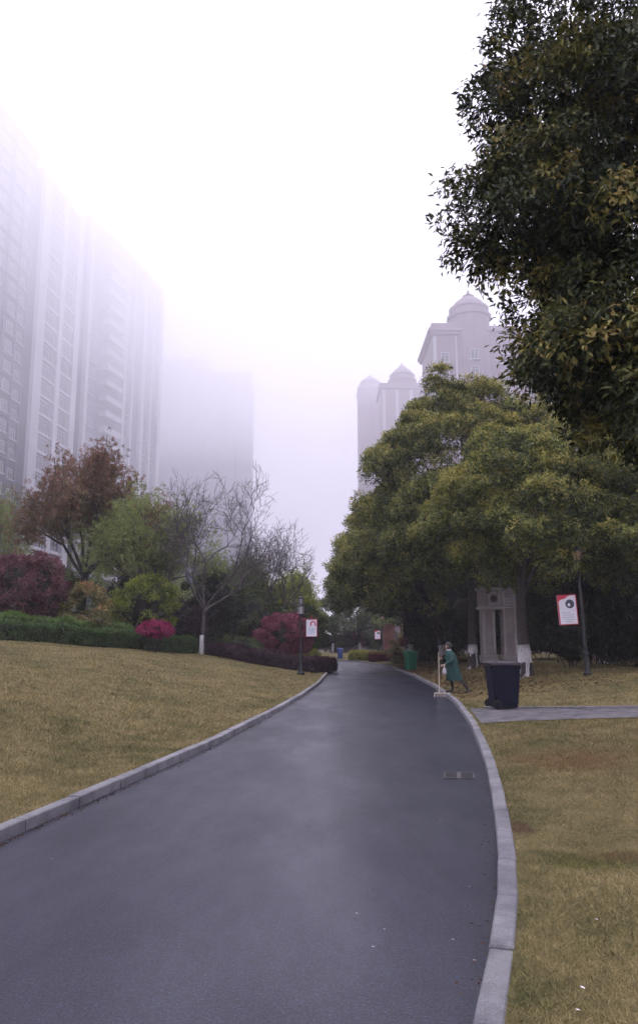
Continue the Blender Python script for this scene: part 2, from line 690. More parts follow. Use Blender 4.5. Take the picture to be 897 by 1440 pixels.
def build_path():
    me_v, me_f = [], []
    n = 60
    for i in range(n):
        t = i / (n - 1)
        xn = np.interp(t, np.linspace(0, 1, len(PATH_N)), PATH_N[:, 0])
        yn = np.interp(t, np.linspace(0, 1, len(PATH_N)), PATH_N[:, 1])
        xf = np.interp(t, np.linspace(0, 1, len(PATH_F)), PATH_F[:, 0])
        yf = np.interp(t, np.linspace(0, 1, len(PATH_F)), PATH_F[:, 1])
        for j in range(8):
            q = j / 7
            x, y = xn + (xf - xn) * q, yn + (yf - yn) * q
            x = max(x, float(xr(y)) + KW + 0.01)
            me_v.append((x, y, float(hr(x, y)) + 0.022))
    for i in range(n - 1):
        for j in range(7):
            a = i * 8 + j
            me_f.append((a, a + 8, a + 9, a + 1))
    me = bpy.data.meshes.new('footpath')
    me.from_pydata(me_v, [], me_f)
    tag(link('footpath', me, M_PATH), 'worn concrete footpath running off to the right', kind='structure')
    root = empty('path_edging', (0, 0, 0), 0, 'pale stone edging along the far side of the footpath', None, None, 'structure')
    mb = MB()
    mb.bevbox(-0.5, 0.5, 0, 0.10, -0.1, 0.05, 0.008)
    proto = None
    xs = np.arange(3.75, 20, 0.75)
    for x in xs:
        a = Vector((x, float(path_far(x)), float(hr(x, path_far(x)))))
        b = Vector((x + 0.75, float(path_far(x + 0.75)), float(hr(x + 0.75, path_far(x + 0.75)))))
        if proto is None:
            o = proto = mb.build('edging_stone', M_KERB, root)
        else:
            o = proto.copy()
            C.objects.link(o)
        t = b - a
        o.location = (a + b) / 2 + Vector((0, 0.02, 0.01))
        o.rotation_euler = (0, -math.atan2(t.z, math.hypot(t.x, t.y)), math.atan2(t.y, t.x))
        o.scale = (t.length - 0.008, 1, 1)


build_path()


# grass blades
def blades(name, n, box, hf, ok, edge, hgt, wid, seed, label):
    rng = np.random.default_rng(seed)
    u = rng.random(n)
    y = box[2] * (box[3] / box[2]) ** u
    # x spread over the wedge between the kerb and the edge of what is worth growing
    e0, e1 = edge(y)
    x = e0 + (e1 - e0) * rng.random(n)
    # density falls with distance as the blades grow coarser
    k = ok(x, y)
    x, y = x[k], y[k]
    n = len(x)
    z = hf(x, y) - 0.004
    f = np.clip(y / 9.0, 0.65, 3.2)
    h = hgt * rng.uniform(0.5, 1.4, n) * np.clip(f, 0.8, 1.5)
    w = wid * f * rng.uniform(0.7, 1.3, n)
    a = rng.uniform(0, 2 * np.pi, n)
    lean = rng.normal(size=(n, 2)) * h[:, None] * 0.85
    P = np.stack([x, y, z], 1)
    sd = np.stack([np.cos(a), np.sin(a), np.zeros(n)], 1) * w[:, None] / 2
    V = np.stack([P - sd, P + sd, P + np.concatenate([lean, h[:, None]], 1)], 1).reshape(-1, 3)
    F = np.arange(3 * n).reshape(-1, 3)
    me = np_mesh(name, V, F, rng.random(n))
    o = link(name, me, M_BLADE)
    return tag(o, label, 'grass', None, 'stuff')


blades('lawn_grass', 300000, (0, 0, 2.6, 40), hr, lambda x, y: ~in_path(x, y),
       lambda y: (xr(y) + KW + 0.01, 0.50 * y + 1.2), 0.029, 0.0062, 11, 'short dry mown grass blades on the right lawn')
blades('lawn_grass', 300000, (0, 0, 4.8, 46), hl, lambda x, y: x > -60,
       lambda y: (xl(y) - KW - 0.01, -0.50 * y - 1.5), 0.031, 0.0062, 12, 'short dry mown grass blades on the left lawn')

# ------------------------------------------------------------------ vegetation
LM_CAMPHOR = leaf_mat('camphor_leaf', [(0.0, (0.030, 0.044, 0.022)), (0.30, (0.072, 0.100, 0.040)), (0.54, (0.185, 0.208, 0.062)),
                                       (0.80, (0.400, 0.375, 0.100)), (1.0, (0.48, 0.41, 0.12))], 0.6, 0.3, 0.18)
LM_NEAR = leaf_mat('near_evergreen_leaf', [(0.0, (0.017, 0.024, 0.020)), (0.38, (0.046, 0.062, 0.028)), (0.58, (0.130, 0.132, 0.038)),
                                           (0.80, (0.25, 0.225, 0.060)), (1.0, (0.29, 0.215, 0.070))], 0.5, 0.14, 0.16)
LM_BRONZE = leaf_mat('bronze_leaf', [(0.0, (0.095, 0.100, 0.045)), (0.40, (0.185, 0.150, 0.070)), (0.70, (0.260, 0.145, 0.090)),
                                     (1.0, (0.340, 0.155, 0.115))], spec=0.2)
LM_SPRING = leaf_mat('spring_leaf', [(0.0, (0.130, 0.175, 0.060)), (0.5, (0.220, 0.270, 0.085)), (1.0, (0.32, 0.37, 0.12))], trans=0.4, spec=0.2)
LM_LIME = leaf_mat('lime_leaf', [(0.0, (0.060, 0.090, 0.024)), (0.5, (0.190, 0.230, 0.036)), (1.0, (0.37, 0.39, 0.055))], spec=0.2)
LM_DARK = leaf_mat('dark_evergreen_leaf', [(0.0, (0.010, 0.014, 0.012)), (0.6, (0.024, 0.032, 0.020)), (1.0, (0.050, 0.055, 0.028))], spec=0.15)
LM_GREEN = leaf_mat('mid_green_leaf', [(0.0, (0.036, 0.056, 0.024)), (0.6, (0.085, 0.118, 0.042)), (1.0, (0.170, 0.195, 0.065))], spec=0.2)
LM_HEDGE = leaf_mat('hedge_leaf', [(0.0, (0.024, 0.046, 0.020)), (0.5, (0.052, 0.098, 0.030)), (1.0, (0.120, 0.200, 0.050))], spec=0.2)
LM_FRESH = leaf_mat('fresh_hedge_leaf', [(0.0, (0.045, 0.085, 0.024)), (0.5, (0.105, 0.190, 0.040)), (1.0, (0.185, 0.290, 0.065))], spec=0.2)
LM_WINE = leaf_mat('wine_red_leaf', [(0.0, (0.065, 0.030, 0.036)), (0.5, (0.150, 0.058, 0.072)), (1.0, (0.260, 0.100, 0.115))], spec=0.2)
LM_PLUM = leaf_mat('plum_leaf', [(0.0, (0.022, 0.011, 0.020)), (0.6, (0.052, 0.022, 0.038)), (1.0, (0.105, 0.046, 0.062))], spec=0.2)
LM_ROSE = leaf_mat('rose_leaf', [(0.0, (0.10, 0.024, 0.046)), (0.45, (0.27, 0.062, 0.112)), (1.0, (0.50, 0.180, 0.230))], spec=0.2)
LM_AZALEA = leaf_mat('azalea_bloom', [(0.0, (0.20, 0.012, 0.070)), (1.0, (0.46, 0.035, 0.155))], spec=0.2)
LM_MIXED = leaf_mat('photinia_leaf', [(0.0, (0.080, 0.095, 0.036)), (0.45, (0.21, 0.195, 0.065)), (0.75, (0.36, 0.250, 0.105)),
                                      (1.0, (0.42, 0.155, 0.105))], spec=0.2)
LM_HEDGERED = leaf_mat('red_hedge_leaf', [(0.0, (0.085, 0.018, 0.034)), (0.6, (0.225, 0.050, 0.075)), (1.0, (0.34, 0.100, 0.095))], spec=0.2)
LM_GOLD = leaf_mat('golden_leaf', [(0.0, (0.12, 0.13, 0.030)), (0.5, (0.28, 0.275, 0.050)), (1.0, (0.42, 0.385, 0.085))], spec=0.2)
M_CORE = mat('core_filler', (0.016, 0.015, 0.012), 0.95, 0.4, 5)  # solid dark filler added to make bushes and hedges opaque


def crown_points(rng, centre, rad, n_cl, r_cl, tips_per, low=-0.55, fill=0.5, lump=0.18, up_tint=0.5, taper=0.0):
    """leaf-bearing twig tips of a dense crown: clumps spread through an uneven ellipsoid"""
    d = unit(rng.normal(size=(n_cl * 4, 3)))
    d = d[d[:, 2] > low][:n_cl]
    ang = np.arctan2(d[:, 1], d[:, 0])
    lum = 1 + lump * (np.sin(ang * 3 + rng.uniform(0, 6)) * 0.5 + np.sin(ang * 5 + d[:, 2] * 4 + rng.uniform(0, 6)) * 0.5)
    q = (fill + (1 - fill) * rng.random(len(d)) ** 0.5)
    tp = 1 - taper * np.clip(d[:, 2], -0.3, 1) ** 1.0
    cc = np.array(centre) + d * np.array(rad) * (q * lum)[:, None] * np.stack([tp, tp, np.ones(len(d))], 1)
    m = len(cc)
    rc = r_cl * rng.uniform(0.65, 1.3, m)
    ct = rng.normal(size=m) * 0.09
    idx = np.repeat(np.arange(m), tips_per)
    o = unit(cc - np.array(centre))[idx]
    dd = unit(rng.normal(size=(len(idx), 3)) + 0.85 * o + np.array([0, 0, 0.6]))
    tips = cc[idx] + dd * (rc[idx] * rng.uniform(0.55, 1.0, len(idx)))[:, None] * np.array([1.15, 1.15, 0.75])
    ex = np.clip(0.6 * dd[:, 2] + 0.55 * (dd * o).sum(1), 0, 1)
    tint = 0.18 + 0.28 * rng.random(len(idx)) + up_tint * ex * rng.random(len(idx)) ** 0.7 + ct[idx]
    return tips, unit(dd + 0.5 * o), tint, cc


def crown_leaves(rng, tips, outs, tint, k, L, asp=0.42, spread=0.9, droop=0.25, name='crown', m=None, parent=None, origin=(0, 0, 0)):
    P, D, N, idx = rosettes(rng, tips, outs, k, spread, droop, L * 0.45)
    n = len(P)
    t = np.clip(tint[idx] + rng.normal(size=n) * 0.13, 0, 1)
    me = leaf_mesh(name, P - np.array(origin), D, N, L * rng.uniform(0.65, 1.25, n), L * asp * rng.uniform(0.8, 1.2, n), t)
    o = link(name, me, m, parent)
    return o


def bend(rng, a, b, k=5, amt=0.08):
    a, b = np.array(a, float), np.array(b, float)
    L = np.linalg.norm(b - a)
    t = np.linspace(0, 1, k)
    p = a + (b - a) * t[:, None]
    off = rng.normal(size=3) * amt * L
    p += np.sin(t * np.pi)[:, None] * off
    p[:, 2] += np.sin(t * np.pi) * 0.06 * L
    return p


def flare_trunk(mb, pts, r0, r1, n=12, flare=1.55, seed=0):
    """trunk with a root flare and lobed section"""
    rnd = random.Random(seed)
    k = len(pts)
    ph = rnd.uniform(0, 6)
    V, F = tube_np(pts, [1] * k, n)
    V = [Vector(v) for v in V]
    for i in range(k):
        t = i / (k - 1)
        r = r0 + (r1 - r0) * t
        c = Vector(pts[i])
        h = (Vector(pts[i]) - Vector(pts[0])).length
        fl = 1 + (flare - 1) * math.exp(-h / (r0 * 1.6))
        for j in range(n):
            w = 2 * math.pi * j / n
            lob = 1 + 0.10 * math.sin(3 * w + ph) + (fl - 1) * 0.45 * math.sin(5 * w + ph)
            V[i * n + j] = c + (V[i * n + j] - c) * (r * fl * lob)
    mb.add(V, F)


def whitewash(root, pts, r0, r1, z1, seed, h0=0.0):
    """limewashed sleeve on the lower trunk, hugging it 6 mm proud"""
    mb = MB()
    P = [Vector(p) for p in pts]
    tot = P[-1].z - P[0].z
    n = 12
    k = 7
    sub, rr = [], []
    for i in range(k):
        z = P[0].z + h0 + (z1 - h0) * i / (k - 1)
        t = (z - P[0].z) / tot
        c = None
        for a, b in zip(P[:-1], P[1:]):
            if a.z <= z <= b.z + 1e-6:
                c = a.lerp(b, (z - a.z) / (b.z - a.z))
                break
        sub.append(c if c is not None else P[0])
    mbt = MB()
    # same lobed section as the trunk, a little larger
    rnd = random.Random(seed)
    ph = rnd.uniform(0, 6)
    V, F = tube_np(sub, [1] * k, n)
    V = [Vector(v) for v in V]
    for i in range(k):
        c = Vector(sub[i])
        h = (c - P[0]).length
        r = r0 + (r1 - r0) * (h / (P[-1] - P[0]).length)
        fl = 1 + 0.55 * math.exp(-h / (r0 * 1.6))
        for j in range(n):
            w = 2 * math.pi * j / n
            lob = 1 + 0.10 * math.sin(3 * w + ph) + (fl - 1) * 0.45 * math.sin(5 * w + ph)
            V[i * n + j] = c + (V[i * n + j] - c) * (r * fl * lob + 0.012)
    mbt.add(V, F)
    return mbt.build('whitewash', M_LIME, root, True)


def dense_tree(name, base, trunk_h, r0, centre, rad, n_cl, r_cl, tips_per, k, L, lm, label, cat='tree', group=None, white=1.2,
               seed=1, low=-0.55, fill=0.5, limbs=8, bark=None, lean=(0, 0), up_tint=0.62, asp=0.42, droop=0.25, extra=None):
    rng = np.random.default_rng(seed)
    root = empty(name, base, 0, label, cat, group)
    b = np.array(base, float)
    top = np.array([lean[0], lean[1], trunk_h])
    pts = [(lean[0] * t ** 1.5 + 0.05 * math.sin(t * 5 + seed) * (1 if 0 < t < 1 else 0), lean[1] * t ** 1.5, trunk_h * t - (0.08 if t == 0 else 0)) for t in np.linspace(0, 1, 8)]
    mb = MB()
    flare_trunk(mb, pts, r0, r0 * 0.62, 12, 1.55, seed)
    mb.build('trunk', bark or M_BARK, root, True)
    if white:
        whitewash(root, pts, r0, r0 * 0.62, white, seed, 0.02)
    tips, outs, tint, cc = crown_points(rng, np.array(centre), rad, n_cl, r_cl, tips_per, low, fill, up_tint=up_tint, taper=0.28 if lm is LM_CAMPHOR else 0.1)
    if extra:
        for (c2, r2, n2) in extra:
            t2, o2, i2, c3 = crown_points(rng, np.array(c2), r2, n2, r_cl, tips_per, low, fill, up_tint=up_tint)
            tips, outs, tint, cc = np.concatenate([tips, t2]), np.concatenate([outs, o2]), np.concatenate([tint, i2]), np.concatenate([cc, c3])
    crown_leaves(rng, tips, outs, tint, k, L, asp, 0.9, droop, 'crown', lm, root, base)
    hi = np.where(cc[:, 2] > centre[2])[0]
    pick = rng.choice(hi, min(limbs, len(hi)), replace=False)
    for i in pick:
        e = cc[i] - b
        s = np.array(pts[5 + (i % 3)])
        mbb = MB()
        p = bend(rng, s, s + (e - s) * 0.92)
        mbb.tube([tuple(q) for q in p], list(np.linspace(r0 * 0.42, r0 * 0.07, len(p))), 6)
        mbb.build('branch', bark or M_BARK, root, True)
    return root


def grow(rng, p, d, L, r, lvl, maxl, out, ends, up=0.25, wig=0.22, kids=(2, 3), shrink=0.72, ang=0.55):
    k = 4
    pts = [np.array(p)]
    dd = np.array(d)
    for i in range(k):
        dd = unit(dd + rng.normal(size=3) * wig * 0.5 + np.array([0, 0, up * 0.25]))
        pts.append(pts[-1] + dd * L / k)
    rr = list(np.linspace(r, r * 0.66, k + 1))
    out.append((pts, rr))
    if lvl >= maxl:
        ends.append((pts[-1], dd))
        ends.append((pts[2], dd))
        return
    n = rng.integers(kids[0], kids[1] + 1)
    a0 = rng.uniform(0, 6.28)
    for j in range(n):
        a = a0 + j * 6.28 / n + rng.uniform(-0.4, 0.4)
        side = unit(np.cross(dd, rng.normal(size=3)))
        s2 = np.cross(dd, side)
        nd = unit(dd + (side * math.cos(a) + s2 * math.sin(a)) * ang * rng.uniform(0.7, 1.4))
        grow(rng, pts[-1], nd, L * shrink * rng.uniform(0.75, 1.2), r * 0.62, lvl + 1, maxl, out, ends, up, wig, kids, shrink, ang)
    if lvl >= 1:
        for q in (2, 3):
            if rng.random() < 0.75:
                nd = unit(dd + unit(rng.normal(size=3)) * ang * 1.5)
                grow(rng, pts[q], nd, L * shrink * 0.7, r * 0.42, lvl + 1, maxl, out, ends, up, wig, kids, shrink, ang)


def open_tree(name, base, trunk_h, r0, top_h, half_w, label, cat='tree', group=None, seed=1, maxl=4, n_main=4, leaf=None, k=10, L=0.16,
              white=0.0, bark=None, ang=0.55, up=0.25, main_tilt=0.75, off=(0, 0), tint_fn=None, asp=0.42, depth=None, rmin=0.006, tipspread=0.35):
    """tree whose branching shows: each main limb with its twigs is one part"""
    rng = np.random.default_rng(seed)
    root = empty(name, base, 0, label, cat, group)
    bark = bark or M_GREYBARK
    pts = [(off[0] * 0.12 * t + 0.03 * math.sin(3 * t + seed), off[1] * 0.1 * t, trunk_h * t - (0.08 if t == 0 else 0)) for t in np.linspace(0, 1, 8)]
    mb = MB()
    flare_trunk(mb, pts, r0, r0 * 0.75, 12, 1.45, seed)
    mb.build('trunk', bark, root, True)
    if white:
        whitewash(root, pts, r0, r0 * 0.75, white, seed, 0.02)
    s = np.array(pts[-1])
    limbs, allends = [], []
    a0 = rng.uniform(0, 6.28)
    for j in range(n_main):
        a = a0 + j * 6.28 / n_main + rng.uniform(-0.25, 0.25)
        tilt = main_tilt * rng.uniform(0.6, 1.25) * (0.25 if j == 0 else 1)
        d = unit(np.array([math.cos(a) * tilt, math.sin(a) * tilt, 1.0]))
        out, ends = [], []
        grow(rng, s - d * r0 * 0.4, d, 1.0, r0 * 0.55, 0, maxl, out, ends, up=up, ang=ang)
        limbs.append(out)
        allends.append(ends)
    allp = np.concatenate([np.array(p) for o in limbs for p, _ in o])
    ex = np.percentile(np.abs(allp[:, :2] - s[:2]), 98, axis=0)
    hz = np.percentile(allp[:, 2], 99.5) - s[2]
    depth = depth or half_w
    sc = np.array([half_w / ex[0], depth / ex[1], (top_h - trunk_h) / hz])
    rs = 1.0

    def tr(p):
        q = (np.array(p) - s) * sc
        t = np.clip(q[..., 2:3] / (top_h - trunk_h), 0, 1)
        return q + s + np.concatenate([off[0] * t, off[1] * t, 0 * t], -1)

    for o in limbs:
        mb = MB()
        for (p, rr) in o:
            q = tr(np.array(p))
            rr = [max(rmin, x * rs) for x in rr]
            mb.tube([tuple(v) for v in q], rr, 5 if rr[0] > 0.03 else 3)
        mb.build('branch', bark, root, True)
    if leaf is not None:
        E = np.array([e[0] for en in allends for e in en])
        Dn = unit(np.array([e[1] for en in allends for e in en]))
        E = tr(E)
        reps = 3
        tips = np.repeat(E, reps, 0) + rng.normal(size=(len(E) * reps, 3)) * tipspread
        outs = unit(np.repeat(Dn, reps, 0) + np.array([0, 0, 0.4]))
        hh = (tips[:, 2] - trunk_h) / (top_h - trunk_h)
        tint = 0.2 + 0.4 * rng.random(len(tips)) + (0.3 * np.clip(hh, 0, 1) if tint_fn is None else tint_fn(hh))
        crown_leaves(rng, tips, outs, tint, k, L, asp, 1.0, 0.3, 'crown', leaf, root, (0, 0, 0))
    return root


def shrub(name, base, rad, lm, label, cat='shrub', group=None, seed=1, tips=1500, k=8, L=0.09, cl=40, r_cl=0.4, stems=6, low=-0.97, core=0.6, lift=0.0, asp=0.45, up_tint=0.4):
    """rounded bush: stems, opaque dark filler and leaf-bearing tips"""
    rng = np.random.default_rng(seed)
    root = empty(name, base, 0, label, cat, group)
    c = np.array([0, 0, rad[2] * 0.95 + lift])
    t, o, ti, cc = crown_points(rng, c, np.array(rad) * 0.86, cl, r_cl, max(4, tips // cl), low, 0.78, 0.12, up_tint)
    keep = t[:, 2] > 0.02
    crown_leaves(rng, t[keep], o[keep], ti[keep], k, L, asp, 1.0, 0.15, 'foliage', lm, root)
    for j in range(stems):
        a = rng.uniform(0, 6.28)
        mb = MB()
        e = c + np.array([math.cos(a) * rad[0] * 0.55, math.sin(a) * rad[1] * 0.55, rng.uniform(-0.2, 0.3) * rad[2]])
        p = bend(rng, (math.cos(a) * rad[0] * 0.12, math.sin(a) * rad[1] * 0.12, -0.05), e)
        mb.tube([tuple(q) for q in p], list(np.linspace(0.03, 0.010, len(p))), 5)
        mb.build('stem', M_BARK, root, True)
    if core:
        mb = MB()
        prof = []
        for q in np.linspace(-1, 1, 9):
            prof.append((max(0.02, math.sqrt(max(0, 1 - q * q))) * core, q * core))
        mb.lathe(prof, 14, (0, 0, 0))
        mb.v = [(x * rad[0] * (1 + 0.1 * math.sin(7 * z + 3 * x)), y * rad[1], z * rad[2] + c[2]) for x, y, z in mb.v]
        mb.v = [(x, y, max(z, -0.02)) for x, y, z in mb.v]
        mb.build('opaque_core', M_CORE, root, True)
    return root


def hedge(name, pts, width, height, hf, lm, label, group=None, seed=1, n=9000, L=0.07, k=3, top_lm=None, cat='hedge', rounded=0.15):
    """clipped hedge along a line of ground points: opaque dark filler, leaf coat"""
    rng = np.random.default_rng(seed)
    pts = np.array(pts, float)
    seg = np.hypot(np.diff(pts[:, 0]), np.diff(pts[:, 1]))
    d = np.concatenate([[0], np.cumsum(seg)])
    b0 = pts[len(pts) // 2]
    base = np.array([b0[0], b0[1], float(hf(b0[0], b0[1]))])
    root = empty(name, tuple(base), 0, label, cat, group)

    def frame(s):
        x, y = np.interp(s, d, pts[:, 0]), np.interp(s, d, pts[:, 1])
        x2, y2 = np.interp(np.minimum(s + 0.2, d[-1]), d, pts[:, 0]), np.interp(np.minimum(s + 0.2, d[-1]), d, pts[:, 1])
        x1, y1 = np.interp(np.maximum(s - 0.2, 0), d, pts[:, 0]), np.interp(np.maximum(s - 0.2, 0), d, pts[:, 1])
        t = unit(np.stack([x2 - x1, y2 - y1], -1))
        return x, y, np.stack([t[..., 1], -t[..., 0]], -1)

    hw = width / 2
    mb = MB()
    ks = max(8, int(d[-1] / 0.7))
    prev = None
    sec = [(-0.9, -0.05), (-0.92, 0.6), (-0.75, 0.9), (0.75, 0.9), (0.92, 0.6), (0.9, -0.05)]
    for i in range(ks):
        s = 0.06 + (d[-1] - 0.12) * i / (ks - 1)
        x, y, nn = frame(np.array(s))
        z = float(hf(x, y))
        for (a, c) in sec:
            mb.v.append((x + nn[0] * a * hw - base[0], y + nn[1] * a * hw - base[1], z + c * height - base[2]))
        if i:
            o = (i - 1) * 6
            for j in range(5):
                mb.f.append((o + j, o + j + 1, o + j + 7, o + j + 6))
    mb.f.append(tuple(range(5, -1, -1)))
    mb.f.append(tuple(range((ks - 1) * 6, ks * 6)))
    mb.build('opaque_core', M_CORE, root)

    def coat(nm, count, top, m):
        s = rng.uniform(0, d[-1], count)
        x, y, nn = frame(s)
        z = hf(x, y)
        wob = 1 + 0.07 * np.sin(s * 2.3) + 0.05 * np.sin(s * 5.1 + 1)
        if top:
            a = rng.uniform(-1, 1, count)
            c = 1 - rounded * np.abs(a) ** 3
            out = np.stack([nn[:, 0] * a * 0.4, nn[:, 1] * a * 0.4, np.ones(count)], 1)
        else:
            a = np.where(rng.random(count) < 0.5, -1.0, 1.0)
            c = rng.uniform(0.0, 1.0, count)
            a = a * (1 - rounded * c ** 3)
            out = np.stack([nn[:, 0] * np.sign(a), nn[:, 1] * np.sign(a), 0.35 * np.ones(count)], 1)
        P = np.stack([x + nn[:, 0] * a * hw * wob, y + nn[:, 1] * a * hw * wob, z + c * height * wob], 1) + rng.normal(size=(count, 3)) * 0.02
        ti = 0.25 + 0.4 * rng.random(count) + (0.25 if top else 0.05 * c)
        crown_leaves(rng, P - base, unit(out), ti, k, L, 0.5, 1.1, 0.0, nm, m, root)

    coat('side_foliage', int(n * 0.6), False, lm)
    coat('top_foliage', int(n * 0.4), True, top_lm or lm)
    # leafy end caps
    for (s, sg) in ((0.0, -1), (d[-1], 1)):
        x, y, nn = frame(np.array(s))
        cnt = int(max(60, n * 0.6 * width / d[-1] / 2))
        a, c = rng.uniform(-1, 1, cnt), rng.uniform(0, 1, cnt)
        tdir = np.array([-nn[1], nn[0]]) * sg
        P = np.stack([x + nn[0] * a * hw + tdir[0] * 0.02, y + nn[1] * a * hw + tdir[1] * 0.02, float(hf(x, y)) + c * height], 1)
        P += rng.normal(size=(cnt, 3)) * 0.03
        out = unit(np.stack([np.full(cnt, tdir[0]), np.full(cnt, tdir[1]), np.full(cnt, 0.3)], 1))
        crown_leaves(rng, P - base, out, 0.3 + 0.4 * rng.random(cnt), k, L, 0.5, 1.1, 0.0, 'end_foliage', lm, root)
    return root


def fl(x, y):
    return float(hl(np.array(x), np.array(y)))


def fr(x, y):
    return float(hr(np.array(x), np.array(y)))


# --- right-hand evergreens
def rt(x, y):
    return (x, y, fr(x, y))


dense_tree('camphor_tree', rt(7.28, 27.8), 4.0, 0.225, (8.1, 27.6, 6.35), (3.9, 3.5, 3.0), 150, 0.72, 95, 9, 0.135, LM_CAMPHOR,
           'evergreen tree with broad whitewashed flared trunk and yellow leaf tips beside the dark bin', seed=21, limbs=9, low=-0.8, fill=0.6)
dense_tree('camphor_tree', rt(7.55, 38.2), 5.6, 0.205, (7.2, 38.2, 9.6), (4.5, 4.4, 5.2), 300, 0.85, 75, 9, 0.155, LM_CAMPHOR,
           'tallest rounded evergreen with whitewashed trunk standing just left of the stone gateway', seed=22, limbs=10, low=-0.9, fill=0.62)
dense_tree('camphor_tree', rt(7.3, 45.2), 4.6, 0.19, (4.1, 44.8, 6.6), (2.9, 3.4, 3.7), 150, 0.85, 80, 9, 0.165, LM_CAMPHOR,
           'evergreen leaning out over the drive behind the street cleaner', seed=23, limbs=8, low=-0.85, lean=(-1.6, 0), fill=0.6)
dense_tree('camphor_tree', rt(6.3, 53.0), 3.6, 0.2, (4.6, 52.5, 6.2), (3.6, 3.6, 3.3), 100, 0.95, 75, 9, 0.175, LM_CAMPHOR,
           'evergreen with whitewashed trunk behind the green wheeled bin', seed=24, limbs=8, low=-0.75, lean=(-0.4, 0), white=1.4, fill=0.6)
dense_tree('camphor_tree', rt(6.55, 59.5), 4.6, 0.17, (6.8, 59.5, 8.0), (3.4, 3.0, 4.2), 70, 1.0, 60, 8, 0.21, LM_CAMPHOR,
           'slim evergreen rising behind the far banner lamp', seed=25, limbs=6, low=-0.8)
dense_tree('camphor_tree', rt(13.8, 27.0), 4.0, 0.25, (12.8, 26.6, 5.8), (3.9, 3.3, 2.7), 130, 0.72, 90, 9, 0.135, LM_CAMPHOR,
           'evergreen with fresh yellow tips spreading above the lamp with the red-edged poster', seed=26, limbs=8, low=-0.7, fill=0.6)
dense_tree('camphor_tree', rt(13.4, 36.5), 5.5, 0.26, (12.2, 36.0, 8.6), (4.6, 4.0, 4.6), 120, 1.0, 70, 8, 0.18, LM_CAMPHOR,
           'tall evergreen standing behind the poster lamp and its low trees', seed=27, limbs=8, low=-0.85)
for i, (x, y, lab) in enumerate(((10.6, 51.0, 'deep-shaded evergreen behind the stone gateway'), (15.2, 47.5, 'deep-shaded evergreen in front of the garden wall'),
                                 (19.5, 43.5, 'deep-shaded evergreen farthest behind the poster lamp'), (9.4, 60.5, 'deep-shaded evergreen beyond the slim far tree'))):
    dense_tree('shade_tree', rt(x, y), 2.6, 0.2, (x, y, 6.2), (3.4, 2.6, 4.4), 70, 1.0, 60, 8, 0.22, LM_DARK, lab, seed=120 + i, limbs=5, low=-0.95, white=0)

# dark undergrowth closing the view between the trunks
UG = [(9.6, 46.5, 2.6, 2.2, 2.4), (13.0, 45.5, 2.6, 2.2, 2.6), (16.0, 42.0, 2.6, 2.2, 2.6), (11.8, 33.2, 1.9, 1.6, 2.0), (13.6, 31.5, 1.7, 1.4, 1.9),
      (15.6, 30.5, 1.8, 1.5, 1.6), (17.6, 33, 2.2, 1.8, 2.4), (8.6, 55, 2.4, 2.0, 2.6), (10.6, 58, 2.6, 2.2, 2.8), (6.9, 47.8, 1.2, 1.1, 2.0),
      (10.1, 31.6, 1.5, 1.4, 2.1), (20, 40, 2.6, 2, 2.8)]
UGL = ['low dark evergreen bush between the gateway and the far trunks', 'dark evergreen bush behind the gateway on its right', 'broad dark bush in deep shade far behind the poster lamp',
       'dense dark bush standing right behind the whitewashed flared trunk', 'dark bush filling the shade just behind the red-edged poster', 'dark leafy bush beside the foot of the poster lamp',
       'tall dark bush in front of the brick wall', 'dark bush behind the far banner lamp', 'high dark bush beyond the far banner lamp',
       'narrow dark bush behind the street cleaner', 'tall dark bush between the flared trunk and the poster', 'dark bush against the pink house']
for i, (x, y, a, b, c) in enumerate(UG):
    shrub('evergreen_bush', rt(x, y), (a, b, c), LM_DARK, UGL[i], 'bush', None, 40 + i, tips=2200, k=6, L=0.16, cl=60, r_cl=0.55, low=-0.9, core=0.7)

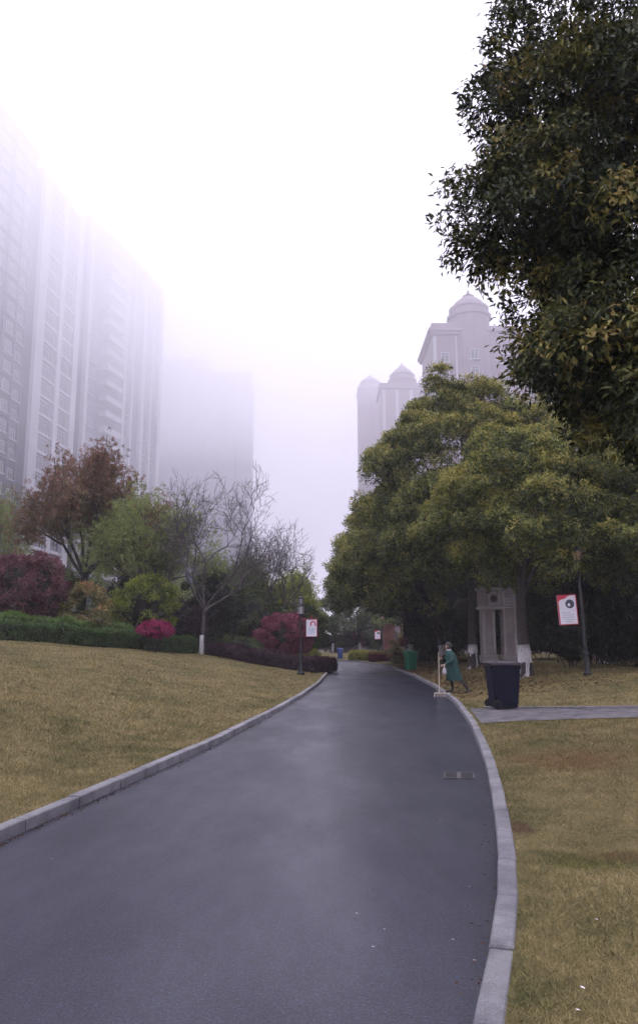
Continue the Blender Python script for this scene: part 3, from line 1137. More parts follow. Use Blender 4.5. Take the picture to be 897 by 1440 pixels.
# --- near overhanging tree on the right
def near_tree():
    rng = np.random.default_rng(77)
    base = (6.4, 9.6, fr(6.4, 9.6))
    root = empty('overhanging_tree', base, 0, 'large dark evergreen overhanging the right lawn with bronze young leaves', 'tree')
    b = np.array(base)
    pts = [(0.06 * math.sin(4 * t), -0.05 * t, 3.6 * t - (0.08 if t == 0 else 0)) for t in np.linspace(0, 1, 8)]
    mb = MB()
    flare_trunk(mb, pts, 0.27, 0.2, 12, 1.5, 77)
    mb.build('trunk', M_BARK, root, True)
    T, O, I, CC = [], [], [], []
    # (centre, radii, clumps) of the limbs' leaf masses
    for (c, r, n) in (((4.5, 8.8, 6.9), (2.35, 2.3, 2.6), 140), ((3.5, 8.4, 8.5), (1.45, 1.6, 1.7), 56), ((3.0, 8.0, 4.6), (0.75, 0.8, 0.5), 26), ((3.85, 8.0, 5.2), (1.25, 1.3, 1.15), 46),
                      ((2.55, 8.2, 6.4), (0.80, 0.8, 0.45), 20), ((6.2, 9.6, 8.6), (2.8, 2.6, 3.0), 70), ((2.95, 7.9, 7.3), (1.0, 1.0, 1.0), 24),
                      ((4.3, 7.6, 4.2), (1.45, 1.2, 0.75), 44)):
        t, o, i, cc = crown_points(rng, np.array(c), np.array(r), n, 0.42, 52, -0.95, 0.5, 0.15, 0.36)
        T.append(t)
        O.append(o)
        I.append(i)
        CC.append(cc)
    T, O, I, CC = map(np.concatenate, (T, O, I, CC))
    # young bronze shoots on a few clumps
    young = rng.random(len(CC)) < 0.26
    I = I * 0.85 + np.repeat(young, 52) * 0.5 * rng.random(len(I)) ** 0.6
    P, D, N, idx = rosettes(rng, T, O, 7, 1.0, 0.9, 0.045)
    n = len(P)
    L = 0.094 * rng.uniform(0.7, 1.25, n)
    ti = np.clip(I[idx] + rng.normal(size=n) * 0.07, 0, 1)
    # the 300 leaves that show largest along the crown's open edge become single leaves
    px = P[:, 0] / P[:, 1]
    edge = np.argsort(px + 0.012 * rng.random(n) + np.where(P[:, 2] > 9.0, 1, 0))[:300]
    keep = np.ones(n, bool)
    keep[edge] = False
    me = leaf_mesh('foliage', (P - b)[keep], D[keep], N[keep], L[keep], L[keep] * 0.38, ti[keep])
    o = link('foliage', me, LM_NEAR, root)
    o['kind'] = 'stuff'
    vs = []
    for q in range(5):
        z1 = np.zeros((1, 3))
        vs.append(leaf_mesh('leaf', z1, np.array([[1.0, 0, 0]]), np.array([[0, 0, 1.0]]), 1.0, 0.38, np.array([0.12 + 0.16 * q])))
    for e in edge:
        d_, n_ = D[e], N[e]
        s_ = unit(np.cross(d_, n_))
        nn = unit(np.cross(s_, d_))
        Mx = Matrix(((d_[0], -s_[0], nn[0]), (d_[1], -s_[1], nn[1]), (d_[2], -s_[2], nn[2])))
        lo = link('leaf', vs[int(min(4, ti[e] * 5))], LM_NEAR, root)
        lo.matrix_local = Matrix.Translation(Vector(P[e] - b)) @ Mx.to_4x4() @ Matrix.Scale(float(L[e]), 4)
    pick = rng.choice(np.where(CC[:, 2] > 5.8)[0], 24, replace=False)
    for i in pick:
        e = CC[i] - b
        s = np.array(pts[4 + (i % 4)])
        mbb = MB()
        p = bend(rng, s, e)
        mbb.tube([tuple(q) for q in p], list(np.linspace(0.085, 0.012, len(p))), 6)
        mbb.build('branch', M_BARK, root, True)


near_tree()

# --- left bank
def lt(x, y):
    return (x, y, fl(x, y))


open_tree('bronze_tree', lt(-13.9, 45.5), 3.6, 0.24, 11.2, 4.4, 'round-headed tree with bronze red young foliage and dark forking limbs', seed=5, maxl=4, n_main=6,
          leaf=LM_BRONZE, k=20, L=0.125, bark=M_BARK, main_tilt=1.15, ang=0.62, up=0.10, tipspread=0.34)
open_tree('bare_tree', lt(-6.15, 41.0), 2.3, 0.105, 9.3, 4.4, 'leafless tree with whitewashed trunk at the end of the green hedge', seed=8, maxl=5, n_main=5,
          white=0.0, main_tilt=1.15, ang=0.72, up=0.12, off=(0.9, 0), rmin=0.007)
open_tree('bare_tree', lt(-3.4, 52.0), 1.9, 0.10, 8.6, 3.4, 'smaller leafless tree behind the round rose-red bush', seed=15, maxl=5, n_main=5, main_tilt=1.15, ang=0.72, up=0.12, rmin=0.008, off=(0.4, 0))
for o in [q for q in C.objects if q.get('label', '').startswith('leafless tree')]:
    rb = MB()
    rb.lathe([(0.172, 0.0), (0.142, 0.25), (0.130, 0.6), (0.122, 1.02)], 14)
    rb.build('whitewash', M_LIME, o, True)
open_tree('young_leaf_tree', lt(-9.5, 44.2), 2.0, 0.14, 8.2, 3.0, 'loose tree in pale green spring leaf behind the lime shrub', seed=31, maxl=4, n_main=6, leaf=LM_SPRING, k=13, L=0.14,
          main_tilt=1.0, up=0.2, tipspread=0.45, asp=0.36)
open_tree('young_leaf_tree', lt(-13.4, 55.0), 2.2, 0.14, 9.0, 3.2, 'pale green spring tree half hidden by the bronze tree', seed=32, maxl=4, n_main=6, leaf=LM_SPRING, k=11, L=0.14,
          main_tilt=1.0, up=0.2, tipspread=0.45, asp=0.36)
open_tree('young_leaf_tree', lt(-25.5, 58.0), 2.4, 0.15, 10.6, 3.0, 'thin pale green tree standing before the near tower', seed=33, maxl=4, n_main=5, leaf=LM_SPRING, k=4, L=0.17,
          main_tilt=0.9, up=0.3, tipspread=0.5, asp=0.36)
open_tree('young_leaf_tree', lt(-6.5, 62.0), 2.2, 0.14, 7.2, 3.0, 'spring green tree seen through the bare branches', seed=34, maxl=4, n_main=6, leaf=LM_GREEN, k=7, L=0.2,
          main_tilt=1.0, up=0.2, tipspread=0.5, asp=0.4)
open_tree('young_leaf_tree', lt(-2.6, 63.5), 2.0, 0.13, 6.4, 2.6, 'yellow-green tree behind the left lamp', seed=35, maxl=4, n_main=6, leaf=LM_LIME, k=7, L=0.2,
          main_tilt=1.0, up=0.2, tipspread=0.5, asp=0.4)

shrub('wine_red_shrub', lt(-13.6, 36.0), (1.95, 1.6, 1.75), LM_WINE, 'tall rounded wine-red shrub rising above the green hedge', seed=61, tips=2600, k=8, L=0.13, cl=70, r_cl=0.42, lift=0.7, stems=10, core=0.6)
shrub('photinia_shrub', lt(-11.3, 37.5), (1.25, 1.1, 1.5), LM_MIXED, 'straggly shrub with yellow and salmon leaves beside the wine-red shrub', seed=62, tips=900, k=7, L=0.16, cl=36, r_cl=0.4, core=0, stems=8)
shrub('photinia_shrub', lt(-9.9, 42.5), (1.3, 1.1, 1.3), LM_MIXED, 'sparse twiggy shrub below the bronze tree', seed=63, tips=420, k=6, L=0.15, cl=30, r_cl=0.4, core=0.4, stems=12)
shrub('lime_shrub', lt(-9.0, 40.2), (1.75, 1.4, 1.75), LM_LIME, 'bright lime-green layered shrub behind the magenta azalea', seed=64, tips=2000, k=8, L=0.15, cl=60, r_cl=0.42, core=0.6, lift=0.35)
shrub('evergreen_bush', lt(-10.6, 43.6), (1.2, 1.0, 1.9), LM_DARK, 'narrow dark bush between the bronze tree and the lime shrub', 'bush', seed=65, tips=1200, k=7, L=0.15, cl=40, r_cl=0.42)
shrub('evergreen_bush', lt(-6.6, 47.0), (2.0, 1.6, 2.6), LM_DARK, 'dark purple-green bush behind the whitewashed bare tree', 'bush', seed=66, tips=2200, k=7, L=0.15, cl=60, r_cl=0.5)
shrub('plum_bush', lt(-7.6, 44.6), (1.3, 1.1, 1.6), LM_PLUM, 'plum-coloured bush left of the whitewashed bare trunk', 'bush', seed=67, tips=1300, k=7, L=0.14, cl=44, r_cl=0.42)
shrub('green_bush', lt(-4.3, 50.0), (2.2, 1.7, 2.3), LM_GREEN, 'mid-green bush between the two bare trees', 'bush', seed=68, tips=2000, k=7, L=0.16, cl=60, r_cl=0.5)
shrub('green_bush', lt(-1.2, 54.0), (1.7, 1.5, 2.1), LM_GREEN, 'mid-green bush behind the rose-red bush and the left lamp', 'bush', seed=69, tips=1500, k=7, L=0.17, cl=50, r_cl=0.45)
shrub('green_bush', lt(-15.5, 43.0), (2.4, 1.8, 2.2), LM_GREEN, 'yellow-green bush behind the wine-red shrub', 'bush', seed=70, tips=1800, k=7, L=0.16, cl=56, r_cl=0.5)
shrub('green_bush', lt(-18.5, 48.0), (2.6, 2.0, 2.4), LM_HEDGE, 'wide green bush on top of the lawn bank behind the hedge end', 'bush', seed=71, tips=1800, k=7, L=0.17, cl=56, r_cl=0.5)
shrub('green_bush', lt(-12.0, 52.0), (2.6, 2.0, 2.4), LM_DARK, 'dark bush under the pale green spring trees', 'bush', seed=72, tips=1800, k=7, L=0.17, cl=56, r_cl=0.5)
shrub('rose_red_bush', lt(-2.0, 46.0), (1.75, 1.45, 1.25), LM_ROSE, 'clipped round rose-red bush behind the left street lamp', seed=73, tips=4200, k=9, L=0.11, cl=140, r_cl=0.32, core=0.68, lift=0.5)
shrub('azalea', lt(-7.75, 36.6), (0.95, 0.7, 0.42), LM_AZALEA, 'low flat mound of magenta azalea blossom in the hedge', seed=74, tips=1500, k=7, L=0.07, cl=50, r_cl=0.14, core=0.66, lift=0.62)
shrub('lime_shrub', lt(-0.35, 50.5), (0.6, 0.6, 0.5), LM_GOLD, 'small golden-green bush at the kerb below the left banner', seed=75, tips=500, k=7, L=0.09, cl=30, r_cl=0.2, core=0.8)
shrub('green_bush', lt(-4.6, 43.8), (1.5, 0.8, 0.62), LM_GREEN, 'low green bush behind the plum hedge', 'bush', seed=76, tips=900, k=7, L=0.11, cl=40, r_cl=0.28)

VH = np.vectorize(lambda x, y: float(hl(np.array(x), np.array(y))))
hedge('clipped_hedge', [(-18.5, 29.0), (-12.9, 32.0), (-9.8, 36.0), (-8.2, 38.8), (-7.0, 41.3)], 1.3, 0.72, hl, LM_HEDGE,
      'long clipped green hedge along the top of the left lawn', seed=81, n=17000, L=0.085, k=4)
hedge('clipped_hedge', [(-19, 31.2), (-13.6, 33.9), (-11.2, 36.6), (-9.7, 38.9)], 1.1, 1.0, hl, LM_FRESH,
      'second taller tier of green hedge behind the front hedge', seed=82, n=9000, L=0.085, k=4)
hedge('plum_hedge', [(-5.6, 42.6), (-4.2, 41.4), (-2.2, 40.2), (-0.9, 39.9), (-0.15, 41.0), (0.12, 43.0)], 1.5, 0.62, hl, LM_PLUM,
      'low plum-coloured hedge curving to the kerb at the left lamp', seed=83, n=12000, L=0.085, k=4)
HRv = hr
hedge('roadside_hedge', [(4.35, 63.3), (5.2, 62.9), (6.2, 62.6), (7.2, 62.4)], 1.3, 0.72, hr, LM_HEDGERED,
      'rounded red hedge with golden top on the outside of the bend', seed=84, n=3600, L=0.11, k=4, top_lm=LM_GOLD)
hedge('roadside_hedge', [(3.1, 69.0), (3.8, 67.8), (4.5, 66.8)], 1.1, 0.66, hr, LM_GOLD,
      'small golden-green clipped hedge at the tip of the bend', seed=85, n=1500, L=0.11, k=4)

# --- far side of the bend: hazy trees
FAR = [(1.6, 92, 6.5, 2.6, 'GREEN', 'hazy green tree straight behind the blue bin'), (4.9, 95, 6.2, 3.0, 'GREEN', 'hazy tree with whitewashed trunk right of the blue bin'),
       (-2.0, 88, 6.0, 2.6, 'LIME', 'hazy yellow-green tree left of the blue bin'), (9.5, 90, 7.0, 3.2, 'SPRING', 'pale spring tree behind the brick-red pillar'),
       (-6.0, 92, 6.5, 3.0, 'GREEN', 'hazy green tree beyond the round white sign'), (10.4, 71.5, 7.0, 3.0, 'GREEN', 'hazy tree beyond the far banner lamp'),
       (-11, 90, 7.5, 3.4, 'GREEN', 'hazy tree far behind the bare trees'), (-17, 86, 8.0, 3.6, 'SPRING', 'hazy pale tree far behind the spring trees'), (-24, 84, 8.5, 3.8, 'GREEN', 'hazy green tree far behind the bronze tree'),
       (-33, 82, 8.5, 4.0, 'GREEN', 'hazy green tree at the foot of the near tower')]
for i, (x, y, h, w, kk, lab) in enumerate(FAR):
    lm = {'GREEN': LM_GREEN, 'LIME': LM_LIME, 'SPRING': LM_SPRING}[kk]
    z = fr(x, y) if x > float(xr(min(y, 84))) else 0.1
    dense_tree('roadside_tree', (x, y, z), h * 0.42, 0.15, (x, y, z + h * 0.66), (w, w * 0.9, h * 0.34), 40, 0.9, 40, 7, 0.26, lm, lab, 'tree', 'trees beyond the bend',
               white=1.25, seed=200 + i, limbs=5, low=-0.7)
FB = [(0.0, 96, 3.0, 1.6, 'DARK', 'dark bush at the far verge left of the blue bin'), (3.2, 99, 3.0, 1.5, 'WINE', 'reddish bush at the far verge behind the blue bin'),
      (7.0, 100, 3.2, 1.8, 'DARK', 'dark bush at the far verge below the spring tree'), (-6, 99, 3.4, 1.7, 'DARK', 'dark bush at the far verge beyond the white sign'), (-12, 97, 3.4, 1.9, 'DARK', 'dark far bush behind the bare trees'),
      (10.8, 73.5, 2.2, 1.9, 'DARK', 'dark bush between the banner lamp and the spring tree'), (-18, 95, 3.5, 2.0, 'DARK', 'dark far bush behind the spring trees'), (9.4, 71, 2.0, 1.5, 'MIXED', 'orange-leaved bush right of the brick-red pillar')]
for i, (x, y, w, h, kk, lab) in enumerate(FB):
    lm = {'DARK': LM_GREEN, 'WINE': LM_WINE, 'MIXED': LM_MIXED}[kk]
    shrub('far_bush', (x, y, fr(x, y) if y > 84 else fr(x, y)), (w, 1.6, h), lm, lab, 'bush', None, 230 + i, tips=900, k=6, L=0.26, cl=44, r_cl=0.5, core=0.66, low=-0.9)

# ------------------------------------------------------------------ towers
M_TWALL = mat('tower_render', (0.085, 0.08, 0.135), 0.85, 0.12, 0.3)
M_TDARK = mat('tower_dark_brick', (0.045, 0.043, 0.085), 0.85, 0.15, 0.4)
M_TWHITE = mat('tower_white_trim', (0.44, 0.43, 0.47), 0.8, 0.06, 0.5)
M_TPINK = mat('tower_pink_render', (0.24, 0.185, 0.22), 0.85, 0.1, 0.3)
M_PANE = mat('window_glass', (0.075, 0.075, 0.10), 0.15, 0.3, 0.4, spec=0.6)
M_CURTAIN = mat('curtained_glass', (0.40, 0.39, 0.43), 0.3, 0.2, 0.6)


def window_proto(w, h, mull, m_pane=None, sill=True):
    fr_, pn, sl = MB(), MB(), MB()
    t = 0.12
    fr_.box(-w / 2, w / 2, -0.10, 0.02, -h / 2, -h / 2 + t)
    fr_.box(-w / 2, w / 2, -0.10, 0.02, h / 2 - t, h / 2)
    fr_.box(-w / 2, -w / 2 + t, -0.10, 0.02, -h / 2 + t, h / 2 - t)
    fr_.box(w / 2 - t, w / 2, -0.10, 0.02, -h / 2 + t, h / 2 - t)
    for k in range(mull):
        x = -w / 2 + w * (k + 1) / (mull + 1)
        fr_.box(x - 0.04, x + 0.04, -0.08, 0.02, -h / 2 + t, h / 2 - t)
    fr_.box(-w / 2 + t, w / 2 - t, -0.06, 0.015, h * 0.18, h * 0.18 + 0.07)
    pn.box(-w / 2 + t, w / 2 - t, -0.03, 0.01, -h / 2 + t, h / 2 - t)
    sl.box(-w / 2 - 0.25, w / 2 + 0.25, -0.35, 0.02, -h / 2 - 0.16, -h / 2 - 0.01)
    return fr_, pn, (sl if sill else None)


def place_windows(root, proto, spots):
    fr_, pn, sl = proto
    a = fr_.build('window', M_TWHITE, root)
    pns = [pn.build('pane', M_PANE, a)]
    if sl:
        sl.build('sill', M_TWHITE, a)
    kids = list(a.children)
    rnd = random.Random(len(spots))
    for i, p in enumerate(spots):
        if i == 0:
            o = a
        else:
            o = a.copy()
            C.objects.link(o)
            for ch in kids:
                c = ch.copy()
                C.objects.link(c)
                c.parent = o
        o.location = p


def tower_left_near():
    rz = math.atan2(1, 0.1)
    root = empty('apartment_tower', (-47.8, 84, 0), rz, 'nearest grey-mauve apartment tower with white window bays vanishing into cloud', 'building')
    H, FH = 79.5, 3.05
    b = MB()
    b.box(0, 30, 1.2, 16, 0, H)
    b.box(47.2, 47.9, 1.4, 15, 0, H - 6)
    b.build('dark_wing', M_TDARK, root)
    b = MB()
    b.box(30.0, 47.2, 0, 15.5, 0, H - 1.5)
    b.build('bay_wall', M_TWALL, root)
    for (a, c) in ((30.05, 32.7), (37.75, 39.3), (43.8, 45.9)):
        p = MB()
        p.box(a, c, -0.6, -0.003, 0, H - 1.0)
        p.build('pilaster', M_TWHITE, root)
    for (a, c, y) in ((26.5, 27.0, 1.0), (22.9, 23.3, 1.0), (29.2, 29.7, 0.95)):
        p = MB()
        p.box(a, c, y, 1.197, 0, H)
        p.build('pilaster', M_TWALL, root)
    n = 26
    place_windows(root, window_proto(1.8, 1.7, 2), [(25.0, 1.18, 2 + FH * i + 0.6) for i in range(n)])
    place_windows(root, window_proto(1.5, 1.6, 1), [(28.1, 1.18, 2 + FH * i + 0.1) for i in range(n)])
    place_windows(root, window_proto(1.8, 1.7, 2), [(20.5, 1.18, 2 + FH * i + 0.6) for i in range(n)])
    place_windows(root, window_proto(3.7, 2.35, 2, None, False), [(35.25, -0.03, 2 + FH * i + 0.3) for i in range(n - 1)])
    place_windows(root, window_proto(3.6, 2.35, 2, None, False), [(41.6, -0.03, 2 + FH * i + 0.3) for i in range(n - 1)])
    for i in range(n - 1):
        p = MB()
        p.box(32.7, 37.75, -0.42, -0.003, 2 + FH * i - 1.35, 2 + FH * i - 0.95)
        p.box(39.3, 43.8, -0.42, -0.003, 2 + FH * i - 1.35, 2 + FH * i - 0.95)
        p.build('floor_band', M_TWHITE, root)
    for i in range(n):
        p = MB()
        p.box(18, 30, 0.85, 1.197, 2 + FH * i - 1.0, 2 + FH * i - 0.8)
        p.build('floor_band', M_TWALL, root)
    p = MB()
    p.box(-0.3, 30.3, 0.6, 16.3, H + 0.01, H + 0.8)
    p.box(8, 20, 4, 14, H + 0.81, H + 5)
    p.build('roof', M_TWALL, root)


def tower_left_mid():
    dx, dy = 7.5, 30.0
    rz = math.atan2(dy, dx)
    root = empty('apartment_tower', (-43.0, 133, 0), rz, 'paler second apartment tower with stacked balconies behind the bronze tree', 'building')
    H, FH, Wd = 80.0, 3.05, 31.0
    b = MB()
    b.box(0, Wd, 0, 15, 0, H)
    b.build('wall', M_TWALL, root)
    for (a, c) in ((0.2, 1.2), (14.2, 15.0), (17.5, 18.2), (21.8, 23.0), (26.0, 26.6), (29.6, 31.0)):
        p = MB()
        p.box(a, c, -0.7, -0.003, 0, H - 0.5)
        p.build('pilaster', M_TWHITE, root)
    n = 26
    place_windows(root, window_proto(1.8, 1.7, 1), [(3.2, -0.02, 2 + FH * i) for i in range(n)])
    place_windows(root, window_proto(1.5, 1.7, 1), [(16.2, -0.02, 2 + FH * i) for i in range(n)])
    place_windows(root, window_proto(2.2, 2.2, 1, None, False), [(24.5, -0.02, 2 + FH * i) for i in range(n)])
    place_windows(root, window_proto(2.0, 2.2, 1, None, False), [(28.1, -0.02, 2 + FH * i) for i in range(n)])
    for i in range(n):
        p = MB()
        z = 1 + FH * i
        p.box(6.5, 12.5, -1.5, -0.003, z, z + 0.18)
        p.box(6.5, 12.5, -1.5, -1.38, z + 0.18, z + 1.15)
        p.box(6.5, 6.62, -1.38, -0.003, z + 0.18, z + 1.15)
        p.box(12.38, 12.5, -1.38, -0.003, z + 0.18, z + 1.15)
        p.build('balcony', M_TWHITE if i % 1 == 0 else M_TWALL, root)
    p = MB()
    p.box(-0.4, Wd + 0.4, -0.4, 15.4, H + 0.01, H + 0.9)
    p.build('roof', M_TWALL, root)


def tower_left_far():
    root = empty('apartment_tower', (-45.5, 200, 0), 0, 'faint far apartment tower dissolving in cloud above the bare trees', 'building')
    root.scale = (0.745,) * 3
    b = MB()
    b.box(0, 20, 0, 18, 0, 104)
    b.box(20.01, 36, 1.5, 18, 0, 101)
    b.build('wall', M_TWALL, root)
    for x in (0.2, 6, 12, 18.6, 24, 30, 34.5):
        p = MB()
        p.box(x, x + 1.2, -0.5, -0.003 if x < 19 else 1.497, 0, 100)
        p.build('pilaster', M_TWALL, root)
    p = MB()
    p.box(-0.5, 20.3, -0.6, 18.5, 104.01, 105)
    p.build('roof', M_TWALL, root)


def cupola(root, c, r, z0, h, m, spire=True):
    """stepped drum with rings, small dome and finial"""
    p = MB()
    prof = [(r, 0), (r, h * 0.22), (r * 1.12, h * 0.23), (r * 1.12, h * 0.30), (r * 0.92, h * 0.31), (r * 0.90, h * 0.46), (r * 1.0, h * 0.47), (r * 1.0, h * 0.52),
            (r * 0.86, h * 0.53), (r * 0.74, h * 0.66), (r * 0.5, h * 0.77), (r * 0.28, h * 0.82)]
    p.lathe(prof, 16, (c[0], c[1], z0))
    o = p.build('cupola', m, root)
    q = MB()
    q.lathe([(r * 0.24, h * 0.815), (r * 0.24, h * 0.88), (r * 0.30, h * 0.885), (r * 0.12, h * 0.93), (0.05, h * 1.08)], 10, (c[0], c[1], z0))
    q.build('finial', m, o)


def tower_right_near():
    root = empty('domed_tower', (12.5, 87, 0), 0, 'pink domed apartment tower with heavy cornice rising above the tall evergreen', 'building')
    root.scale = (0.672,) * 3
    m = M_TPINK
    b = MB()
    b.box(1.6, 6.2, 0, 14, 0, 56.4)
    b.box(11.4, 22, 0.6, 15, 0, 57.2)
    b.build('wall', m, root)
    p = MB()
    p.lathe([(3.7, 0), (3.7, 58.6)], 12, (8.6, 2.2, 0))
    p.build('bay', m, root)
    p = MB()
    p.box(1.1, 6.6, -0.6, 14.6, 56.41, 57.0)
    p.box(0.8, 7.0, -0.9, 15, 57.01, 57.5)
    p.box(1.4, 6.2, -0.3, 14, 57.51, 58.6)
    p.box(11.2, 22.6, -0.2, 15.6, 57.21, 58.1)
    p.build('cornice', M_TPINK, root)
    cupola(root, (8.6, 2.2), 3.6, 58.61, 7.0, M_TPINK)
    for (x, y) in ((1.62, -0.12), (5.58, -0.12)):
        q = MB()
        q.box(x, x + 0.6, y, -0.003, 0, 56.3)
        q.build('pilaster', M_TWHITE, root)
    place_windows(root, window_proto(1.4, 1.9, 1), [(8.6, -1.53, 12 + 3.1 * i) for i in range(14)])
    place_windows(root, window_proto(1.4, 1.8, 1), [(3.7, -0.02, 12 + 3.1 * i) for i in range(14)])
    place_windows(root, window_proto(1.8, 1.8, 1), [(x, 0.58, 12 + 3.1 * i) for i in range(14) for x in (14.5, 19.0)])


def tower_right_far():
    root = empty('domed_tower', (11.0, 130, 0), 0, 'pale far domed tower with spire finial behind the left edge of the tall evergreen', 'building')
    root.scale = (0.55,) * 3
    b = MB()
    b.box(0, 16, 0, 14, 0, 83.5)
    b.build('wall', M_TPINK, root)
    p = MB()
    p.box(-0.6, 16.6, -0.6, 14.6, 83.51, 85.2)
    p.build('cornice', M_TPINK, root)
    cupola(root, (7.2, 4.5), 4.2, 85.21, 8.2, M_TPINK)
    for x in (0.3, 4.5, 9, 13.5):
        q = MB()
        q.box(x, x + 0.9, -0.3, -0.003, 0, 83)
        q.build('pilaster', M_TWHITE, root)
    root = empty('domed_tower', (8.0, 148, 0), 0, 'faintest round-topped tower beside the spired one', 'building')
    root.scale = (0.548,) * 3
    b = MB()
    b.box(0, 8.5, 0, 12, 0, 95)
    b.build('wall', M_TPINK, root)
    p = MB()
    p.box(-0.4, 8.9, -0.4, 12.4, 95.01, 96)
    p.build('cornice', M_TPINK, root)
    cupola(root, (4.4, 4.2), 3.7, 96.01, 5.6, M_TPINK)


tower_left_near()
tower_left_mid()
tower_left_far()
tower_right_near()
tower_right_far()

# pink house glimpsed through the trees on the right
def pink_house():
    root = empty('pink_house', (24.5, 60, 0.2), 0, 'pale pink house glimpsed behind the trees beyond the poster lamp', 'building')
    m = mat('pink_house_render', (0.42, 0.33, 0.33), 0.85, 0.1, 0.5)
    b = MB()
    b.box(0, 18, 0, 12, -0.2, 19)
    b.build('wall', m, root)
    p = MB()
    p.box(-0.6, 18.6, -0.6, 12.6, 19.01, 19.7)
    p.build('roof', M_TWHITE, root)
    place_windows(root, window_proto(1.6, 1.7, 1), [(x, -0.02, 2.2 + 3.1 * i) for i in range(5) for x in (2.2, 6.5, 11)])
    m2 = mat('red_brick', (0.26, 0.14, 0.13), 0.9, 0.15, 2)
    root = empty('garden_wall', (16.3, 46.5, fr(18, 46.5)), 0, 'low pinkish garden wall with pale coping in the shade', 'wall')
    b = MB()
    b.box(0, 12, 0, 0.3, -0.2, 1.35)
    b.build('wall', m2, root)
    b = MB()
    b.box(-0.05, 12.05, -0.05, 0.35, 1.353, 1.47)
    b.build('coping', M_TWHITE, root)


pink_house()


# stone gateway under the trees
def gateway():
    z = fr(9.8, 42) - 0.02
    root = empty('stone_gateway', (8.75, 42.0, z), R(4), 'weathered pink stone gateway with carved square panel between the trunks', 'gateway')
    m = mat('pink_stone', (0.40, 0.355, 0.36), 0.85, 0.22, 1.6, bump=0.4, bscale=20)
    ml = mat('pale_stone', (0.56, 0.52, 0.53), 0.85, 0.2, 2.5, bump=0.4, bscale=20)
    for (x0, x1, y0, h) in ((0.06, 0.80, 0.0, 2.83), (1.24, 2.02, 0.12, 4.6)):
        b = MB()
        b.bevbox(x0, x1, y0, y0 + 0.5, 0.36, h, 0.02)
        o = b.build('pillar', m, root)
        q = MB()
        q.bevbox(x0 - 0.06, x1 + 0.06, y0 - 0.06, y0 + 0.56, -0.1, 0.357, 0.02)
        q.build('plinth', m, o)
        for xx in (x0 + 0.04, x1 - 0.14):
            q = MB()
            q.box(xx, xx + 0.10, y0 - 0.04, y0 - 0.003, 0.45, h - 0.15)
            q.build('edge_trim', ml, o)
    b = MB()
    b.bevbox(0.0, 1.235, -0.08, 0.58, 2.98, 3.85, 0.02)
    o = b.build('lintel', m, root)
    q = MB()
    q.bevbox(-0.05, 1.237, -0.14, 0.64, 2.835, 2.977, 0.02)
    q.build('string_course', ml, o)
    q = MB()
    q.bevbox(-0.08, 1.237, -0.16, 0.66, 3.853, 4.0, 0.02)
    q.build('coping', ml, o)
    q = MB()
    for (a, c, d, e) in ((0.42, 1.06, 3.05, 3.13), (0.42, 1.06, 3.68, 3.76), (0.42, 0.50, 3.13, 3.68), (0.98, 1.06, 3.13, 3.68)):
        q.box(a, c, -0.15, -0.083, d, e)
    fr_ = q.build('carved_panel', ml, root)
    q = MB()
    q.lathe([(0.16, 0), (0.19, 0.02), (0.12, 0.04), (0.05, 0.045)], 14, (0, 0, 0))
    q.v = [(x + 0.74, -0.083 - zz, y + 3.40) for x, y, zz in q.v]
    q.build('rosette', M_BARK, fr_)
    # a fretwork band on the taller pillar
    for k in range(4):
        q = MB()
        q.box(1.28, 1.98, 0.05, 0.117, 2.9 + 0.16 * k, 2.97 + 0.16 * k)
        q.build('fret_bar', ml, root)


gateway()


def brick_pillar():
    root = empty('brick_pillar', (8.05, 90, fr(8.05, 90)), 0, 'brick-red gate pillar at the far verge beside a small banner', 'pillar')
    m = mat('far_brick', (0.20, 0.085, 0.075), 0.9, 0.2, 3)
    b = MB()
    b.bevbox(-0.62, 0.62, -0.5, 0.5, 0.3, 3.4, 0.02)
    b.build('shaft', m, root)
    b = MB()
    b.bevbox(-0.72, 0.72, -0.6, 0.6, -0.1, 0.297, 0.02)
    b.build('plinth', m, root)
    b = MB()
    b.box(-0.75, 0.75, -0.62, 0.62, 3.403, 3.6, 0.1, 0.1)
    b.build('cap', m, root)


brick_pillar()

# ------------------------------------------------------------------ lamps and banners
M_RED = mat('banner_red', (0.55, 0.035, 0.065), 0.55, 0.08, 4)
M_WHITE = mat('banner_white', (0.72, 0.71, 0.78), 0.5, 0.04, 4)
M_PHOTO = mat('print_dark', (0.035, 0.045, 0.075), 0.5, 0.6, 12)
M_PRINT = mat('print_blue_grey', (0.42, 0.50, 0.62), 0.5, 0.1, 4)
M_TEXT = mat('print_grey', (0.28, 0.29, 0.36), 0.5, 0.1, 4)


def ring_cage(mb, r0, r1, z0, z1, n=6, t=0.014):
    for k in range(n):
        a = 2 * math.pi * k / n
        mb.tube([(r0 * math.cos(a), r0 * math.sin(a), z0), (r1 * math.cos(a), r1 * math.sin(a), z1)], t, 4)


